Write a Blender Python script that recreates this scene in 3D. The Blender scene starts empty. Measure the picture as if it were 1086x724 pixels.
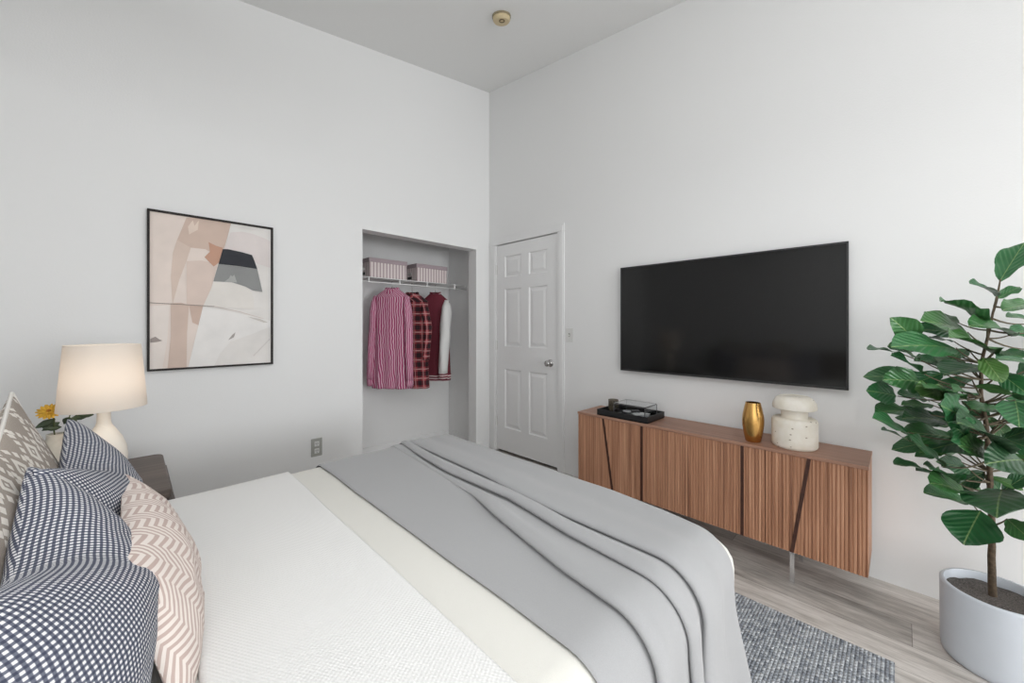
import bpy, bmesh, math, random
from mathutils import Vector, Matrix, noise

# ------------------------------------------------------------------ camera, light, exposure
SC = bpy.context.scene
COL = SC.collection
PI = math.pi
R = math.radians

cam_data = bpy.data.cameras.new('camera')
cam = bpy.data.objects.new('camera', cam_data)
COL.objects.link(cam)
cam.location = (0, 0, 1.24)
cam.rotation_euler = (R(90), 0, R(45.21 - 90))
cam_data.sensor_width = 36
cam_data.lens = 408 / 1086 * 36
cam_data.shift_y = -16.5 / 1086
cam_data.clip_start = 0.02
SC.camera = cam

SC.view_settings.view_transform = 'Standard'
SC.view_settings.look = 'None'
SC.view_settings.gamma = 1
SC.view_settings.use_curve_mapping = False
SC.view_settings.exposure = -0.14

world = bpy.data.worlds.new('sky')
SC.world = world
world.use_nodes = True
world.node_tree.nodes['Background'].inputs[0].default_value = (0.86, 0.93, 1.0, 1)
world.node_tree.nodes['Background'].inputs[1].default_value = 0.35


def area(name, loc, rot, sx, sy, power, color):
    l = bpy.data.lights.new(name, 'AREA')
    l.shape = 'RECTANGLE'
    l.size, l.size_y, l.energy, l.color = sx, sy, power, color
    o = bpy.data.objects.new(name, l)
    COL.objects.link(o)
    o.location, o.rotation_euler = loc, rot
    return o


# daylight coming in through the wide window behind the camera
area('window_daylight', (1.1, -4.76, 1.38), (R(90), 0, 0), 2.8, 1.7, 168, (0.965, 0.982, 1.0))
# added fill light at an invented second window, to even out the right wall
area('added_side_fill', (-1.0, -1.55, 1.42), (R(90), 0, R(-90)), 2.6, 1.7, 31, (0.965, 0.985, 1.0))
# added fill lights above the frame, facing down and up, to even the light
area('fill_panel_down', (0.25, 0.05, 2.295), (0, 0, 0), 1.3, 1.3, 18, (0.965, 0.985, 1.0))
area('fill_panel_up', (0.25, 0.05, 2.34), (R(180), 0, 0), 1.3, 1.3, 8, (0.965, 0.985, 1.0))

# ------------------------------------------------------------------ room constants
WR = 2.60      # right wall (television, door)
WL = 2.95      # left wall (picture, closet opening)
WH = -0.85     # wall behind the bed head
WN = -4.60     # window wall behind the camera


def ceil_z(x, y):
    return 3.62 - 0.15 * (2.61 - x) - 0.12 * (2.95 - y)


# ------------------------------------------------------------------ material helpers
def new_mat(name):
    m = bpy.data.materials.new(name)
    m.use_nodes = True
    nt = m.node_tree
    return m, nt, nt.nodes['Principled BSDF']


def plain(name, col, rough=0.6, metal=0.0, spec=0.5, noise_amt=0.0, noise_scale=30, bump=0.0, bump_scale=200, sheen=0.0):
    m, nt, b = new_mat(name)
    b.inputs['Roughness'].default_value = rough
    b.inputs['Metallic'].default_value = metal
    b.inputs['Specular IOR Level'].default_value = spec
    b.inputs['Base Color'].default_value = (*col, 1)
    if sheen:
        b.inputs['Sheen Weight'].default_value = sheen
    tc = nt.nodes.new('ShaderNodeTexCoord')
    if noise_amt:
        n = nt.nodes.new('ShaderNodeTexNoise')
        n.inputs['Scale'].default_value = noise_scale
        n.inputs['Detail'].default_value = 4
        nt.links.new(tc.outputs['Object'], n.inputs['Vector'])
        r = nt.nodes.new('ShaderNodeValToRGB')
        r.color_ramp.elements[0].position, r.color_ramp.elements[1].position = 0.3, 0.7
        r.color_ramp.elements[0].color = (*[max(0, c * (1 - noise_amt)) for c in col], 1)
        r.color_ramp.elements[1].color = (*[min(1, c * (1 + noise_amt)) for c in col], 1)
        nt.links.new(n.outputs['Fac'], r.inputs['Fac'])
        nt.links.new(r.outputs['Color'], b.inputs['Base Color'])
    if bump:
        n2 = nt.nodes.new('ShaderNodeTexNoise')
        n2.inputs['Scale'].default_value = bump_scale
        n2.inputs['Detail'].default_value = 3
        nt.links.new(tc.outputs['Object'], n2.inputs['Vector'])
        bp = nt.nodes.new('ShaderNodeBump')
        bp.inputs['Strength'].default_value = bump
        bp.inputs['Distance'].default_value = 0.004
        nt.links.new(n2.outputs['Fac'], bp.inputs['Height'])
        nt.links.new(bp.outputs['Normal'], b.inputs['Normal'])
    return m


def mnode(nt, op, a, b=None, c=None):
    n = nt.nodes.new('ShaderNodeMath')
    n.operation = op
    for i, v in enumerate((a, b, c)):
        if v is None:
            continue
        if isinstance(v, (int, float)):
            n.inputs[i].default_value = v
        else:
            nt.links.new(v, n.inputs[i])
    return n.outputs[0]


def mixcol(nt, fac, c1, c2):
    n = nt.nodes.new('ShaderNodeMix')
    n.data_type = 'RGBA'
    for key, v in ((0, fac), (6, c1), (7, c2)):
        if isinstance(v, tuple):
            n.inputs[key].default_value = (*v, 1)
        elif isinstance(v, (int, float)):
            n.inputs[key].default_value = v
        else:
            nt.links.new(v, n.inputs[key])
    return n.outputs[2]


def xyz(nt, kind='Object'):
    tc = nt.nodes.new('ShaderNodeTexCoord')
    s = nt.nodes.new('ShaderNodeSeparateXYZ')
    nt.links.new(tc.outputs[kind], s.inputs[0])
    return s.outputs[0], s.outputs[1], s.outputs[2], tc.outputs[kind]


def noise_fac(nt, vec, scale, detail=3, rough=0.5):
    n = nt.nodes.new('ShaderNodeTexNoise')
    n.inputs['Scale'].default_value = scale
    n.inputs['Detail'].default_value = detail
    n.inputs['Roughness'].default_value = rough
    nt.links.new(vec, n.inputs['Vector'])
    return n.outputs['Fac']


def scaled(nt, vec, s):
    m = nt.nodes.new('ShaderNodeMapping')
    m.inputs['Scale'].default_value = s
    nt.links.new(vec, m.inputs['Vector'])
    return m.outputs['Vector']


def ramp(nt, fac, stops):
    r = nt.nodes.new('ShaderNodeValToRGB')
    cr = r.color_ramp
    while len(cr.elements) < len(stops):
        cr.elements.new(0.5)
    for e, (p, c) in zip(cr.elements, stops):
        e.position = p
        e.color = (*c, 1)
    nt.links.new(fac, r.inputs['Fac'])
    return r.outputs['Color']


def add_bump(nt, b, h, strength, dist=0.003):
    bp = nt.nodes.new('ShaderNodeBump')
    bp.inputs['Strength'].default_value = strength
    bp.inputs['Distance'].default_value = dist
    nt.links.new(h, bp.inputs['Height'])
    nt.links.new(bp.outputs['Normal'], b.inputs['Normal'])


def lin(r, g, b):
    f = lambda v: (v / 255 / 12.92) if v / 255 <= 0.04045 else ((v / 255 + 0.055) / 1.055) ** 2.4
    return (f(r), f(g), f(b))


# ------------------------------------------------------------------ materials
M = {}
M['wall'] = plain('wall_paint', (0.87, 0.87, 0.865), 0.85, spec=0.2, bump=0.12, bump_scale=120)
M['ceiling'] = plain('ceiling_paint', (0.90, 0.90, 0.89), 0.9, spec=0.2, bump=0.12, bump_scale=90)
M['trim'] = plain('white_trim_paint', (0.87, 0.87, 0.865), 0.45, spec=0.4)
M['door'] = plain('white_door_paint', (0.88, 0.88, 0.875), 0.4, spec=0.4)
M['black_gap'] = plain('door_gap_shade', (0.02, 0.017, 0.014), 0.9)  # shade of the gaps round the door, put into the colour
M['steel'] = plain('brushed_steel', (0.55, 0.54, 0.53), 0.25, 1.0)
M['chrome'] = plain('chrome', (0.75, 0.76, 0.78), 0.18, 1.0)
M['black_metal'] = plain('black_metal', (0.012, 0.012, 0.013), 0.45)
M['white_plastic'] = plain('white_plastic', (0.78, 0.78, 0.76), 0.4)
M['grey_plate'] = plain('greyed_plate', lin(172, 172, 166), 0.5)
M['slot'] = plain('slot_dark', (0.03, 0.03, 0.03), 0.7)
M['cream_plastic'] = plain('yellowed_plastic', lin(214, 196, 158), 0.5)
M['white_wire'] = plain('white_coated_wire', (0.85, 0.85, 0.84), 0.4)

m, nt, b = new_mat('grey_wood_planks')      # planks run along Y
x, y, z, vec = xyz(nt)
pw = 0.165
row = mnode(nt, 'FLOOR', mnode(nt, 'DIVIDE', x, pw))
wn = nt.nodes.new('ShaderNodeTexWhiteNoise'); wn.noise_dimensions = '1D'
nt.links.new(row, wn.inputs['W'])
yo = mnode(nt, 'ADD', y, mnode(nt, 'MULTIPLY', wn.outputs['Value'], 3.1))
col_ = mnode(nt, 'FLOOR', mnode(nt, 'DIVIDE', yo, 1.22))
wn2 = nt.nodes.new('ShaderNodeTexWhiteNoise'); wn2.noise_dimensions = '2D'
cb = nt.nodes.new('ShaderNodeCombineXYZ')
nt.links.new(row, cb.inputs[0]); nt.links.new(col_, cb.inputs[1])
nt.links.new(cb.outputs[0], wn2.inputs['Vector'])
cb2 = nt.nodes.new('ShaderNodeCombineXYZ')
nt.links.new(mnode(nt, 'ADD', x, mnode(nt, 'MULTIPLY', wn2.outputs['Value'], 7.0)), cb2.inputs[0])
nt.links.new(y, cb2.inputs[1])
g1 = noise_fac(nt, scaled(nt, cb2.outputs[0], (20, 2.4, 1)), 1.0, 8, 0.72)
g2 = noise_fac(nt, scaled(nt, cb2.outputs[0], (110, 9, 1)), 1.0, 3, 0.6)
g = mnode(nt, 'ADD', mnode(nt, 'MULTIPLY', g1, 0.75), mnode(nt, 'MULTIPLY', g2, 0.25))
g = mnode(nt, 'ADD', g, mnode(nt, 'MULTIPLY', mnode(nt, 'SUBTRACT', wn2.outputs['Value'], 0.5), 0.16))
c = ramp(nt, g, [(0.30, lin(132, 126, 121)), (0.46, lin(178, 172, 166)), (0.54, lin(200, 194, 188)), (0.70, lin(228, 223, 218))])
fx = mnode(nt, 'FRACT', mnode(nt, 'DIVIDE', x, pw))
fy = mnode(nt, 'FRACT', mnode(nt, 'DIVIDE', yo, 1.22))
seam = mnode(nt, 'MAXIMUM', mnode(nt, 'LESS_THAN', fx, 0.014), mnode(nt, 'LESS_THAN', fy, 0.002))
c = mixcol(nt, mnode(nt, 'MULTIPLY', seam, 0.55), c, lin(84, 77, 70))
nt.links.new(c, b.inputs['Base Color'])
b.inputs['Roughness'].default_value = 0.42
add_bump(nt, b, g2, 0.1)
M['floor'] = m


def wood(name, stops, sy=34, sz=1.3, fine=150, rough=0.5, axis='z'):
    m, nt, b = new_mat(name)
    x, y, z, vec = xyz(nt)
    s1 = {'z': (sy, sy, sz), 'y': (sy, sz, sy), 'x': (sz, sy, sy)}[axis]
    s2 = {'z': (fine, fine, 3), 'y': (fine, 3, fine), 'x': (3, fine, fine)}[axis]
    a = noise_fac(nt, scaled(nt, vec, s1), 1.0, 5, 0.6)
    f = noise_fac(nt, scaled(nt, vec, s2), 1.0, 3, 0.6)
    t = mnode(nt, 'ADD', mnode(nt, 'MULTIPLY', a, 0.7), mnode(nt, 'MULTIPLY', f, 0.3))
    nt.links.new(ramp(nt, t, stops), b.inputs['Base Color'])
    b.inputs['Roughness'].default_value = rough
    add_bump(nt, b, f, 0.08)
    return m


WALNUT = [(0.30, lin(116, 78, 58)), (0.46, lin(166, 119, 91)), (0.56, lin(187, 139, 109)), (0.72, lin(214, 168, 137))]
M['walnut_v'] = wood('walnut_upright_grain', WALNUT, 55, 1.2, 190)
M['walnut_h'] = wood('walnut_long_grain', [(0.3, lin(136, 99, 82)), (0.5, lin(163, 123, 103)), (0.7, lin(184, 145, 123))], 30, 1.2, 160, 0.45, 'y')
M['wenge'] = plain('dark_wenge_inlay', lin(66, 38, 28), 0.5, noise_amt=0.25, noise_scale=60)
M['brown_wood'] = wood('dark_brown_oak', [(0.3, lin(74, 65, 60)), (0.5, lin(92, 82, 76)), (0.7, lin(108, 97, 90))], 40, 2, 160, 0.5, 'x')
M['frame_wood'] = plain('black_brown_frame', lin(30, 24, 22), 0.5, spec=0.25, noise_amt=0.2, noise_scale=60)

# fabrics
M['cream'] = plain('cream_cotton', lin(226, 224, 217), 0.9, spec=0.1, bump=0.25, bump_scale=500, sheen=0.2)
M['taupe_fabric'] = plain('taupe_upholstery', lin(120, 112, 104), 0.9, spec=0.1, bump=0.3, bump_scale=400)
M['dark_fabric'] = plain('dark_grey_linen', lin(88, 82, 78), 0.9, spec=0.1, bump=0.3, bump_scale=400)
M['throw'] = plain('grey_felted_wool', lin(167, 167, 168), 0.92, spec=0.1, noise_amt=0.025, noise_scale=350, bump=0.15, bump_scale=600, sheen=0.3)

m, nt, b = new_mat('white_waffle_weave')
x, y, z, vec = xyz(nt)
h = mnode(nt, 'ADD', mnode(nt, 'SINE', mnode(nt, 'MULTIPLY', mnode(nt, 'ADD', x, mnode(nt, 'MULTIPLY', y, 0.6)), 900)),
          mnode(nt, 'SINE', mnode(nt, 'MULTIPLY', mnode(nt, 'SUBTRACT', y, mnode(nt, 'MULTIPLY', x, 0.6)), 700)))
b.inputs['Base Color'].default_value = (*lin(234, 233, 231), 1)
b.inputs['Roughness'].default_value = 0.9
b.inputs['Specular IOR Level'].default_value = 0.1
add_bump(nt, b, h, 0.22, 0.0012)
M['coverlet'] = m


def gingham():
    m, nt, b = new_mat('navy_white_gingham')
    u, v, w, vec = xyz(nt, 'UV')
    n1 = noise_fac(nt, vec, 8, 2)
    uu = mnode(nt, 'ADD', u, mnode(nt, 'MULTIPLY', n1, 0.0015))
    vv = mnode(nt, 'ADD', v, mnode(nt, 'MULTIPLY', n1, 0.0015))
    p = 0.0074

    def band(t):
        s = mnode(nt, 'SINE', mnode(nt, 'MULTIPLY', t, 2 * PI / p))
        mr = nt.nodes.new('ShaderNodeMapRange')
        mr.inputs[1].default_value, mr.inputs[2].default_value = -0.45, 0.35
        nt.links.new(s, mr.inputs[0])
        return mr.outputs[0]
    a, c_ = band(uu), band(vv)
    both = mnode(nt, 'MULTIPLY', a, c_)
    mean = mnode(nt, 'MULTIPLY', mnode(nt, 'ADD', a, c_), 0.5)
    fac = mnode(nt, 'ADD', mnode(nt, 'MULTIPLY', mean, 0.48), mnode(nt, 'MULTIPLY', both, 0.52))
    f = noise_fac(nt, vec, 900, 2)
    fac = mnode(nt, 'ADD', fac, mnode(nt, 'MULTIPLY', mnode(nt, 'SUBTRACT', f, 0.5), 0.18))
    nt.links.new(ramp(nt, fac, [(0.0, lin(66, 70, 86)), (0.45, lin(124, 127, 139)), (0.95, lin(226, 225, 225))]), b.inputs['Base Color'])
    b.inputs['Roughness'].default_value = 0.9
    b.inputs['Specular IOR Level'].default_value = 0.1
    add_bump(nt, b, f, 0.25, 0.002)
    return m


M['gingham'] = gingham()


def ikat():
    m, nt, b = new_mat('taupe_cream_diamond_weave')
    u, v, w, vec = xyz(nt, 'UV')
    st = 0.0075
    # stepped (woven) coordinates
    qu = mnode(nt, 'MULTIPLY', mnode(nt, 'ROUND', mnode(nt, 'DIVIDE', u, st)), st)
    qv = mnode(nt, 'MULTIPLY', mnode(nt, 'ROUND', mnode(nt, 'DIVIDE', v, st)), st)

    def cell(uu, vv, pu, pv, ou, ov):
        fu = mnode(nt, 'ABSOLUTE', mnode(nt, 'SUBTRACT', mnode(nt, 'FRACT', mnode(nt, 'ADD', mnode(nt, 'DIVIDE', uu, pu), ou)), 0.5))
        fv = mnode(nt, 'ABSOLUTE', mnode(nt, 'SUBTRACT', mnode(nt, 'FRACT', mnode(nt, 'ADD', mnode(nt, 'DIVIDE', vv, pv), ov)), 0.5))
        return fu, fv
    fu, fv = cell(u, v, 0.125, 0.125, 0.5, 0.5)
    d = mnode(nt, 'ADD', fu, fv)                                    # hollow diamond with a dot
    ring = mnode(nt, 'MULTIPLY', mnode(nt, 'LESS_THAN', d, 0.25), mnode(nt, 'GREATER_THAN', d, 0.12))
    dot = mnode(nt, 'LESS_THAN', d, 0.05)
    ra, rb = mnode(nt, 'ADD', u, v), mnode(nt, 'SUBTRACT', u, v)

    def chain_on(p_, q_):
        near = mnode(nt, 'LESS_THAN', mnode(nt, 'ABSOLUTE', mnode(nt, 'SUBTRACT', mnode(nt, 'FRACT', mnode(nt, 'ADD', mnode(nt, 'DIVIDE', p_, 0.125), 10)), 0.5)), 0.085)
        beat = mnode(nt, 'LESS_THAN', mnode(nt, 'FRACT', mnode(nt, 'ADD', mnode(nt, 'DIVIDE', q_, 0.03125), 10)), 0.62)
        return mnode(nt, 'MULTIPLY', near, beat)
    chain = mnode(nt, 'MAXIMUM', chain_on(ra, rb), chain_on(rb, ra))
    fac = mnode(nt, 'MAXIMUM', mnode(nt, 'MAXIMUM', ring, dot), chain)
    f = noise_fac(nt, vec, 700, 2)
    base = ramp(nt, f, [(0.3, lin(152, 142, 133)), (0.7, lin(180, 170, 160))])
    nt.links.new(mixcol(nt, fac, base, lin(229, 223, 215)), b.inputs['Base Color'])
    b.inputs['Roughness'].default_value = 0.9
    b.inputs['Specular IOR Level'].default_value = 0.1
    add_bump(nt, b, f, 0.3, 0.002)
    return m


M['ikat'] = ikat()


def zebra():
    m, nt, b = new_mat('blush_cream_zigzag_print')
    u, v, w, vec = xyz(nt, 'UV')
    n1 = noise_fac(nt, vec, 7, 2)
    tri = mnode(nt, 'PINGPONG', mnode(nt, 'ADD', mnode(nt, 'ADD', u, mnode(nt, 'MULTIPLY', v, 0.35)), 1.0), 0.040)
    t = mnode(nt, 'ADD', mnode(nt, 'MULTIPLY', v, 0.8), mnode(nt, 'MULTIPLY', tri, 0.75))
    t = mnode(nt, 'ADD', t, mnode(nt, 'MULTIPLY', u, -0.55))
    t = mnode(nt, 'ADD', t, mnode(nt, 'MULTIPLY', n1, 0.035))
    s = mnode(nt, 'SINE', mnode(nt, 'MULTIPLY', t, 2 * PI / 0.0155))
    mr = nt.nodes.new('ShaderNodeMapRange')
    mr.inputs[1].default_value, mr.inputs[2].default_value = -0.25, 0.1
    nt.links.new(s, mr.inputs[0])
    f = noise_fac(nt, vec, 600, 2)
    nt.links.new(mixcol(nt, mr.outputs[0], lin(194, 174, 166), lin(229, 219, 212)), b.inputs['Base Color'])
    b.inputs['Roughness'].default_value = 0.9
    b.inputs['Specular IOR Level'].default_value = 0.1
    add_bump(nt, b, f, 0.2, 0.002)
    return m


M['zebra'] = zebra()
M['piping'] = plain('cream_piping', lin(226, 222, 216), 0.9, spec=0.1)


def stripes_v():
    m, nt, b = new_mat('pink_white_pinstripe')
    u, v, w, vec = xyz(nt, 'UV')
    n1 = noise_fac(nt, vec, 9, 2)
    s = mnode(nt, 'SINE', mnode(nt, 'MULTIPLY', mnode(nt, 'ADD', u, mnode(nt, 'MULTIPLY', n1, 0.03)), 2 * PI / 0.021))
    mr = nt.nodes.new('ShaderNodeMapRange')
    mr.inputs[1].default_value, mr.inputs[2].default_value = 0.05, 0.5
    nt.links.new(s, mr.inputs[0])
    nt.links.new(mixcol(nt, mr.outputs[0], lin(166, 58, 104), lin(226, 190, 206)), b.inputs['Base Color'])
    b.inputs['Roughness'].default_value = 0.9
    return m


M['pinstripe'] = stripes_v()


def plaid():
    m, nt, b = new_mat('red_black_plaid')
    u, v, w, vec = xyz(nt, 'UV')

    def bands(t, p):
        f = mnode(nt, 'FRACT', mnode(nt, 'DIVIDE', t, p))
        dark = mnode(nt, 'LESS_THAN', f, 0.48)
        thin = mnode(nt, 'LESS_THAN', mnode(nt, 'ABSOLUTE', mnode(nt, 'SUBTRACT', f, 0.74)), 0.055)
        return dark, thin
    d1, t1 = bands(u, 0.078)
    d2, t2 = bands(v, 0.086)
    dk = mnode(nt, 'MULTIPLY', mnode(nt, 'ADD', d1, d2), 0.5)
    c = ramp(nt, dk, [(0.0, lin(158, 66, 72)), (0.5, lin(96, 34, 42)), (1.0, lin(38, 18, 24))])
    th = mnode(nt, 'MULTIPLY', mnode(nt, 'MAXIMUM', t1, t2), 0.62)
    nt.links.new(mixcol(nt, th, c, lin(206, 160, 158)), b.inputs['Base Color'])
    b.inputs['Roughness'].default_value = 0.9
    return m


M['plaid'] = plaid()
M['maroon'] = plain('maroon_wool', lin(104, 34, 48), 0.85, noise_amt=0.1, noise_scale=80)
M['white_cloth'] = plain('white_sleeve_leather', lin(222, 222, 220), 0.6)


def ribbed():
    m, nt, b = new_mat('maroon_white_rib_knit')
    u, v, w, vec = xyz(nt, 'UV')
    f = mnode(nt, 'FRACT', mnode(nt, 'DIVIDE', v, 0.024))
    st = mnode(nt, 'LESS_THAN', f, 0.42)
    nt.links.new(mixcol(nt, st, lin(110, 40, 54), lin(216, 196, 196)), b.inputs['Base Color'])
    b.inputs['Roughness'].default_value = 0.9
    return m


M['rib'] = ribbed()


def box_stripe():
    m, nt, b = new_mat('mauve_white_striped_card')
    u, v, w, vec = xyz(nt, 'UV')
    f = mnode(nt, 'FRACT', mnode(nt, 'DIVIDE', u, 0.031))
    st = mnode(nt, 'LESS_THAN', f, 0.42)
    nt.links.new(mixcol(nt, st, lin(232, 222, 220), lin(184, 164, 166)), b.inputs['Base Color'])
    b.inputs['Roughness'].default_value = 0.7
    return m


M['box_stripe'] = box_stripe()
M['box_lid'] = plain('mauve_card', lin(176, 160, 165), 0.7)

# rug: chunky loop weave of grey blue yarns
m, nt, b = new_mat('blue_grey_loop_weave')
x, y, z, vec = xyz(nt)
rowf = mnode(nt, 'DIVIDE', y, 0.0115)
row = mnode(nt, 'FLOOR', rowf)
wn = nt.nodes.new('ShaderNodeTexWhiteNoise'); wn.noise_dimensions = '1D'
nt.links.new(row, wn.inputs['W'])
loopx = mnode(nt, 'ADD', mnode(nt, 'DIVIDE', x, 0.016), mnode(nt, 'MULTIPLY', wn.outputs['Value'], 3.0))
li = mnode(nt, 'FLOOR', loopx)
cb = nt.nodes.new('ShaderNodeCombineXYZ')
nt.links.new(li, cb.inputs[0]); nt.links.new(row, cb.inputs[1])
wn2 = nt.nodes.new('ShaderNodeTexWhiteNoise'); wn2.noise_dimensions = '2D'
nt.links.new(cb.outputs[0], wn2.inputs['Vector'])
big = noise_fac(nt, scaled(nt, vec, (3, 16, 1)), 1.0, 3)
t = mnode(nt, 'ADD', mnode(nt, 'MULTIPLY', wn2.outputs['Value'], 0.5), mnode(nt, 'MULTIPLY', big, 0.55))
t = mnode(nt, 'ADD', t, mnode(nt, 'MULTIPLY', wn.outputs['Value'], 0.12))
cc = ramp(nt, t, [(0.2, lin(124, 129, 137)), (0.5, lin(160, 165, 172)), (0.85, lin(203, 207, 211))])
hx = mnode(nt, 'SINE', mnode(nt, 'MULTIPLY', mnode(nt, 'FRACT', loopx), PI))
hy = mnode(nt, 'SINE', mnode(nt, 'MULTIPLY', mnode(nt, 'FRACT', rowf), PI))
hh = mnode(nt, 'POWER', mnode(nt, 'MULTIPLY', hx, hy), 0.6)
nt.links.new(cc, b.inputs['Base Color'])
b.inputs['Roughness'].default_value = 0.95
b.inputs['Specular IOR Level'].default_value = 0.05
add_bump(nt, b, hh, 1.0, 0.006)
M['rug'] = m

# television glass
m, nt, b = new_mat('black_screen_glass')
b.inputs['Base Color'].default_value = (0.006, 0.006, 0.0062, 1)
b.inputs['Roughness'].default_value = 0.11
b.inputs['Specular IOR Level'].default_value = 0.45
M['screen'] = m
M['bezel'] = plain('charcoal_bezel', (0.035, 0.035, 0.036), 0.35, 0.3)

# decor
m, nt, b = new_mat('brushed_gold')
x, y, z, vec = xyz(nt)
b.inputs['Base Color'].default_value = (*lin(214, 168, 100), 1)
b.inputs['Metallic'].default_value = 1.0
b.inputs['Roughness'].default_value = 0.26
add_bump(nt, b, noise_fac(nt, scaled(nt, vec, (8, 8, 300)), 1.0, 2), 0.08, 0.002)
M['gold'] = m

m, nt, b = new_mat('pitted_travertine')
x, y, z, vec = xyz(nt)
base = ramp(nt, noise_fac(nt, vec, 18, 4), [(0.3, lin(232, 224, 208)), (0.7, lin(246, 240, 230))])
vo = nt.nodes.new('ShaderNodeTexVoronoi')
vo.inputs['Scale'].default_value = 42
nt.links.new(scaled(nt, vec, (1, 1, 1.6)), vo.inputs['Vector'])
sp = nt.nodes.new('ShaderNodeSeparateColor')
nt.links.new(vo.outputs['Color'], sp.inputs[0])
pit = mnode(nt, 'MULTIPLY', mnode(nt, 'LESS_THAN', vo.outputs['Distance'], 0.20), mnode(nt, 'GREATER_THAN', sp.outputs[0], 0.78))
nt.links.new(mixcol(nt, mnode(nt, 'MULTIPLY', pit, 0.8), base, lin(150, 132, 112)), b.inputs['Base Color'])
b.inputs['Roughness'].default_value = 0.8
add_bump(nt, b, mnode(nt, 'SUBTRACT', noise_fac(nt, vec, 60, 4), pit), 0.3, 0.004)
M['stone'] = m

m, nt, b = new_mat('clear_acrylic')
b.inputs['Base Color'].default_value = (0.93, 0.94, 0.95, 1)
b.inputs['Transmission Weight'].default_value = 1.0
b.inputs['Roughness'].default_value = 0.03
b.inputs['IOR'].default_value = 1.25
M['acrylic'] = m
m, nt, b = new_mat('smoked_glass')
b.inputs['Base Color'].default_value = (*lin(150, 142, 130), 1)
b.inputs['Transmission Weight'].default_value = 0.75
b.inputs['Roughness'].default_value = 0.1
b.inputs['IOR'].default_value = 1.3
M['smoke'] = m
M['silver'] = plain('silvery_trinkets', (0.7, 0.7, 0.72), 0.3, 0.8)
M['wax'] = plain('cream_wax', lin(236, 226, 196), 0.6)
M['card_white'] = plain('white_paper', (0.75, 0.75, 0.74), 0.7)

# lamp
m, nt, b = new_mat('lit_linen_shade')
nt.nodes.remove(b)
out = nt.nodes['Material Output']
df = nt.nodes.new('ShaderNodeBsdfDiffuse')
df.inputs[0].default_value = (*lin(240, 236, 230), 1)
tr = nt.nodes.new('ShaderNodeBsdfTranslucent')
tr.inputs[0].default_value = (*lin(236, 230, 224), 1)
mx = nt.nodes.new('ShaderNodeMixShader')
mx.inputs[0].default_value = 0.5
nt.links.new(df.outputs[0], mx.inputs[1]); nt.links.new(tr.outputs[0], mx.inputs[2])
nt.links.new(mx.outputs[0], out.inputs[0])
M['shade'] = m
m, nt, b = new_mat('glowing_bulb')
b.inputs['Emission Color'].default_value = (1.0, 0.87, 0.74, 1)
b.inputs['Emission Strength'].default_value = 19
M['bulb'] = m
m, nt, b = new_mat('ribbed_cream_ceramic')
x, y, z, vec = xyz(nt)
b.inputs['Base Color'].default_value = (*lin(246, 238, 226), 1)
b.inputs['Roughness'].default_value = 0.75
add_bump(nt, b, mnode(nt, 'ADD', mnode(nt, 'SINE', mnode(nt, 'MULTIPLY', z, 1300)), mnode(nt, 'MULTIPLY', noise_fac(nt, vec, 300, 2), 3)), 0.2, 0.002)
M['ceramic'] = m
M['vase_grey'] = plain('pale_stoneware', lin(198, 192, 180), 0.5, noise_amt=0.05, noise_scale=60)
M['petal'] = plain('yellow_petals', lin(226, 178, 62), 0.7, noise_amt=0.15, noise_scale=150)
M['flower_eye'] = plain('ochre_flower_eye', lin(160, 106, 30), 0.8)
M['stem'] = plain('green_stem', lin(86, 96, 60), 0.7)
M['small_leaf'] = plain('dull_green_leaf', lin(70, 84, 62), 0.6)

# plant
m, nt, b = new_mat('glossy_fig_leaf')
u, v, w, vec = xyz(nt, 'UV')
side = mnode(nt, 'ABSOLUTE', u)
vein = mnode(nt, 'FRACT', mnode(nt, 'MULTIPLY', mnode(nt, 'SUBTRACT', v, mnode(nt, 'MULTIPLY', side, 0.55)), 7.0))
vline = mnode(nt, 'LESS_THAN', mnode(nt, 'ABSOLUTE', mnode(nt, 'SUBTRACT', vein, 0.5)), 0.05)
mid = mnode(nt, 'LESS_THAN', side, 0.022)
at = nt.nodes.new('ShaderNodeAttribute'); at.attribute_name = 'tone'
basec = ramp(nt, at.outputs['Fac'], [(0.0, lin(38, 66, 42)), (0.5, lin(46, 108, 62)), (0.85, lin(84, 124, 62)), (1.0, lin(128, 156, 90))])
tcn = nt.nodes.new('ShaderNodeTexCoord')
mott = noise_fac(nt, tcn.outputs['Object'], 25, 3)
basec = mixcol(nt, mnode(nt, 'MULTIPLY', mott, 0.35), basec, lin(30, 60, 36))
vc = mixcol(nt, mnode(nt, 'MAXIMUM', mnode(nt, 'MULTIPLY', vline, 0.10), mnode(nt, 'MULTIPLY', mid, 0.55)), basec, lin(150, 172, 112))
nt.links.new(vc, b.inputs['Base Color'])
b.inputs['Roughness'].default_value = 0.33
b.inputs['Specular IOR Level'].default_value = 0.5
vh = mnode(nt, 'SINE', mnode(nt, 'MULTIPLY', mnode(nt, 'SUBTRACT', v, mnode(nt, 'MULTIPLY', side, 0.55)), 7.0 * 2 * PI))
add_bump(nt, b, vh, 0.22, 0.004)
M['leaf'] = m
M['bark'] = plain('brown_bark', lin(82, 68, 52), 0.8, noise_amt=0.45, noise_scale=70, bump=0.5, bump_scale=120)
M['twig'] = plain('green_brown_twig', lin(92, 82, 62), 0.7)
M['pot'] = plain('pale_grey_pot', lin(204, 209, 216), 0.5, spec=0.3, noise_amt=0.02, noise_scale=12)
M['soil'] = plain('dark_gravel_soil', lin(96, 90, 86), 0.95, noise_amt=0.6, noise_scale=220, bump=1.0, bump_scale=260)


def art_paint(name, rgb, amt=0.05):
    return plain(name, lin(*[min(250, c + 7) for c in rgb]) if min(rgb) > 100 else lin(*rgb), 0.6, spec=0.3, noise_amt=amt, noise_scale=7)


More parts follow.
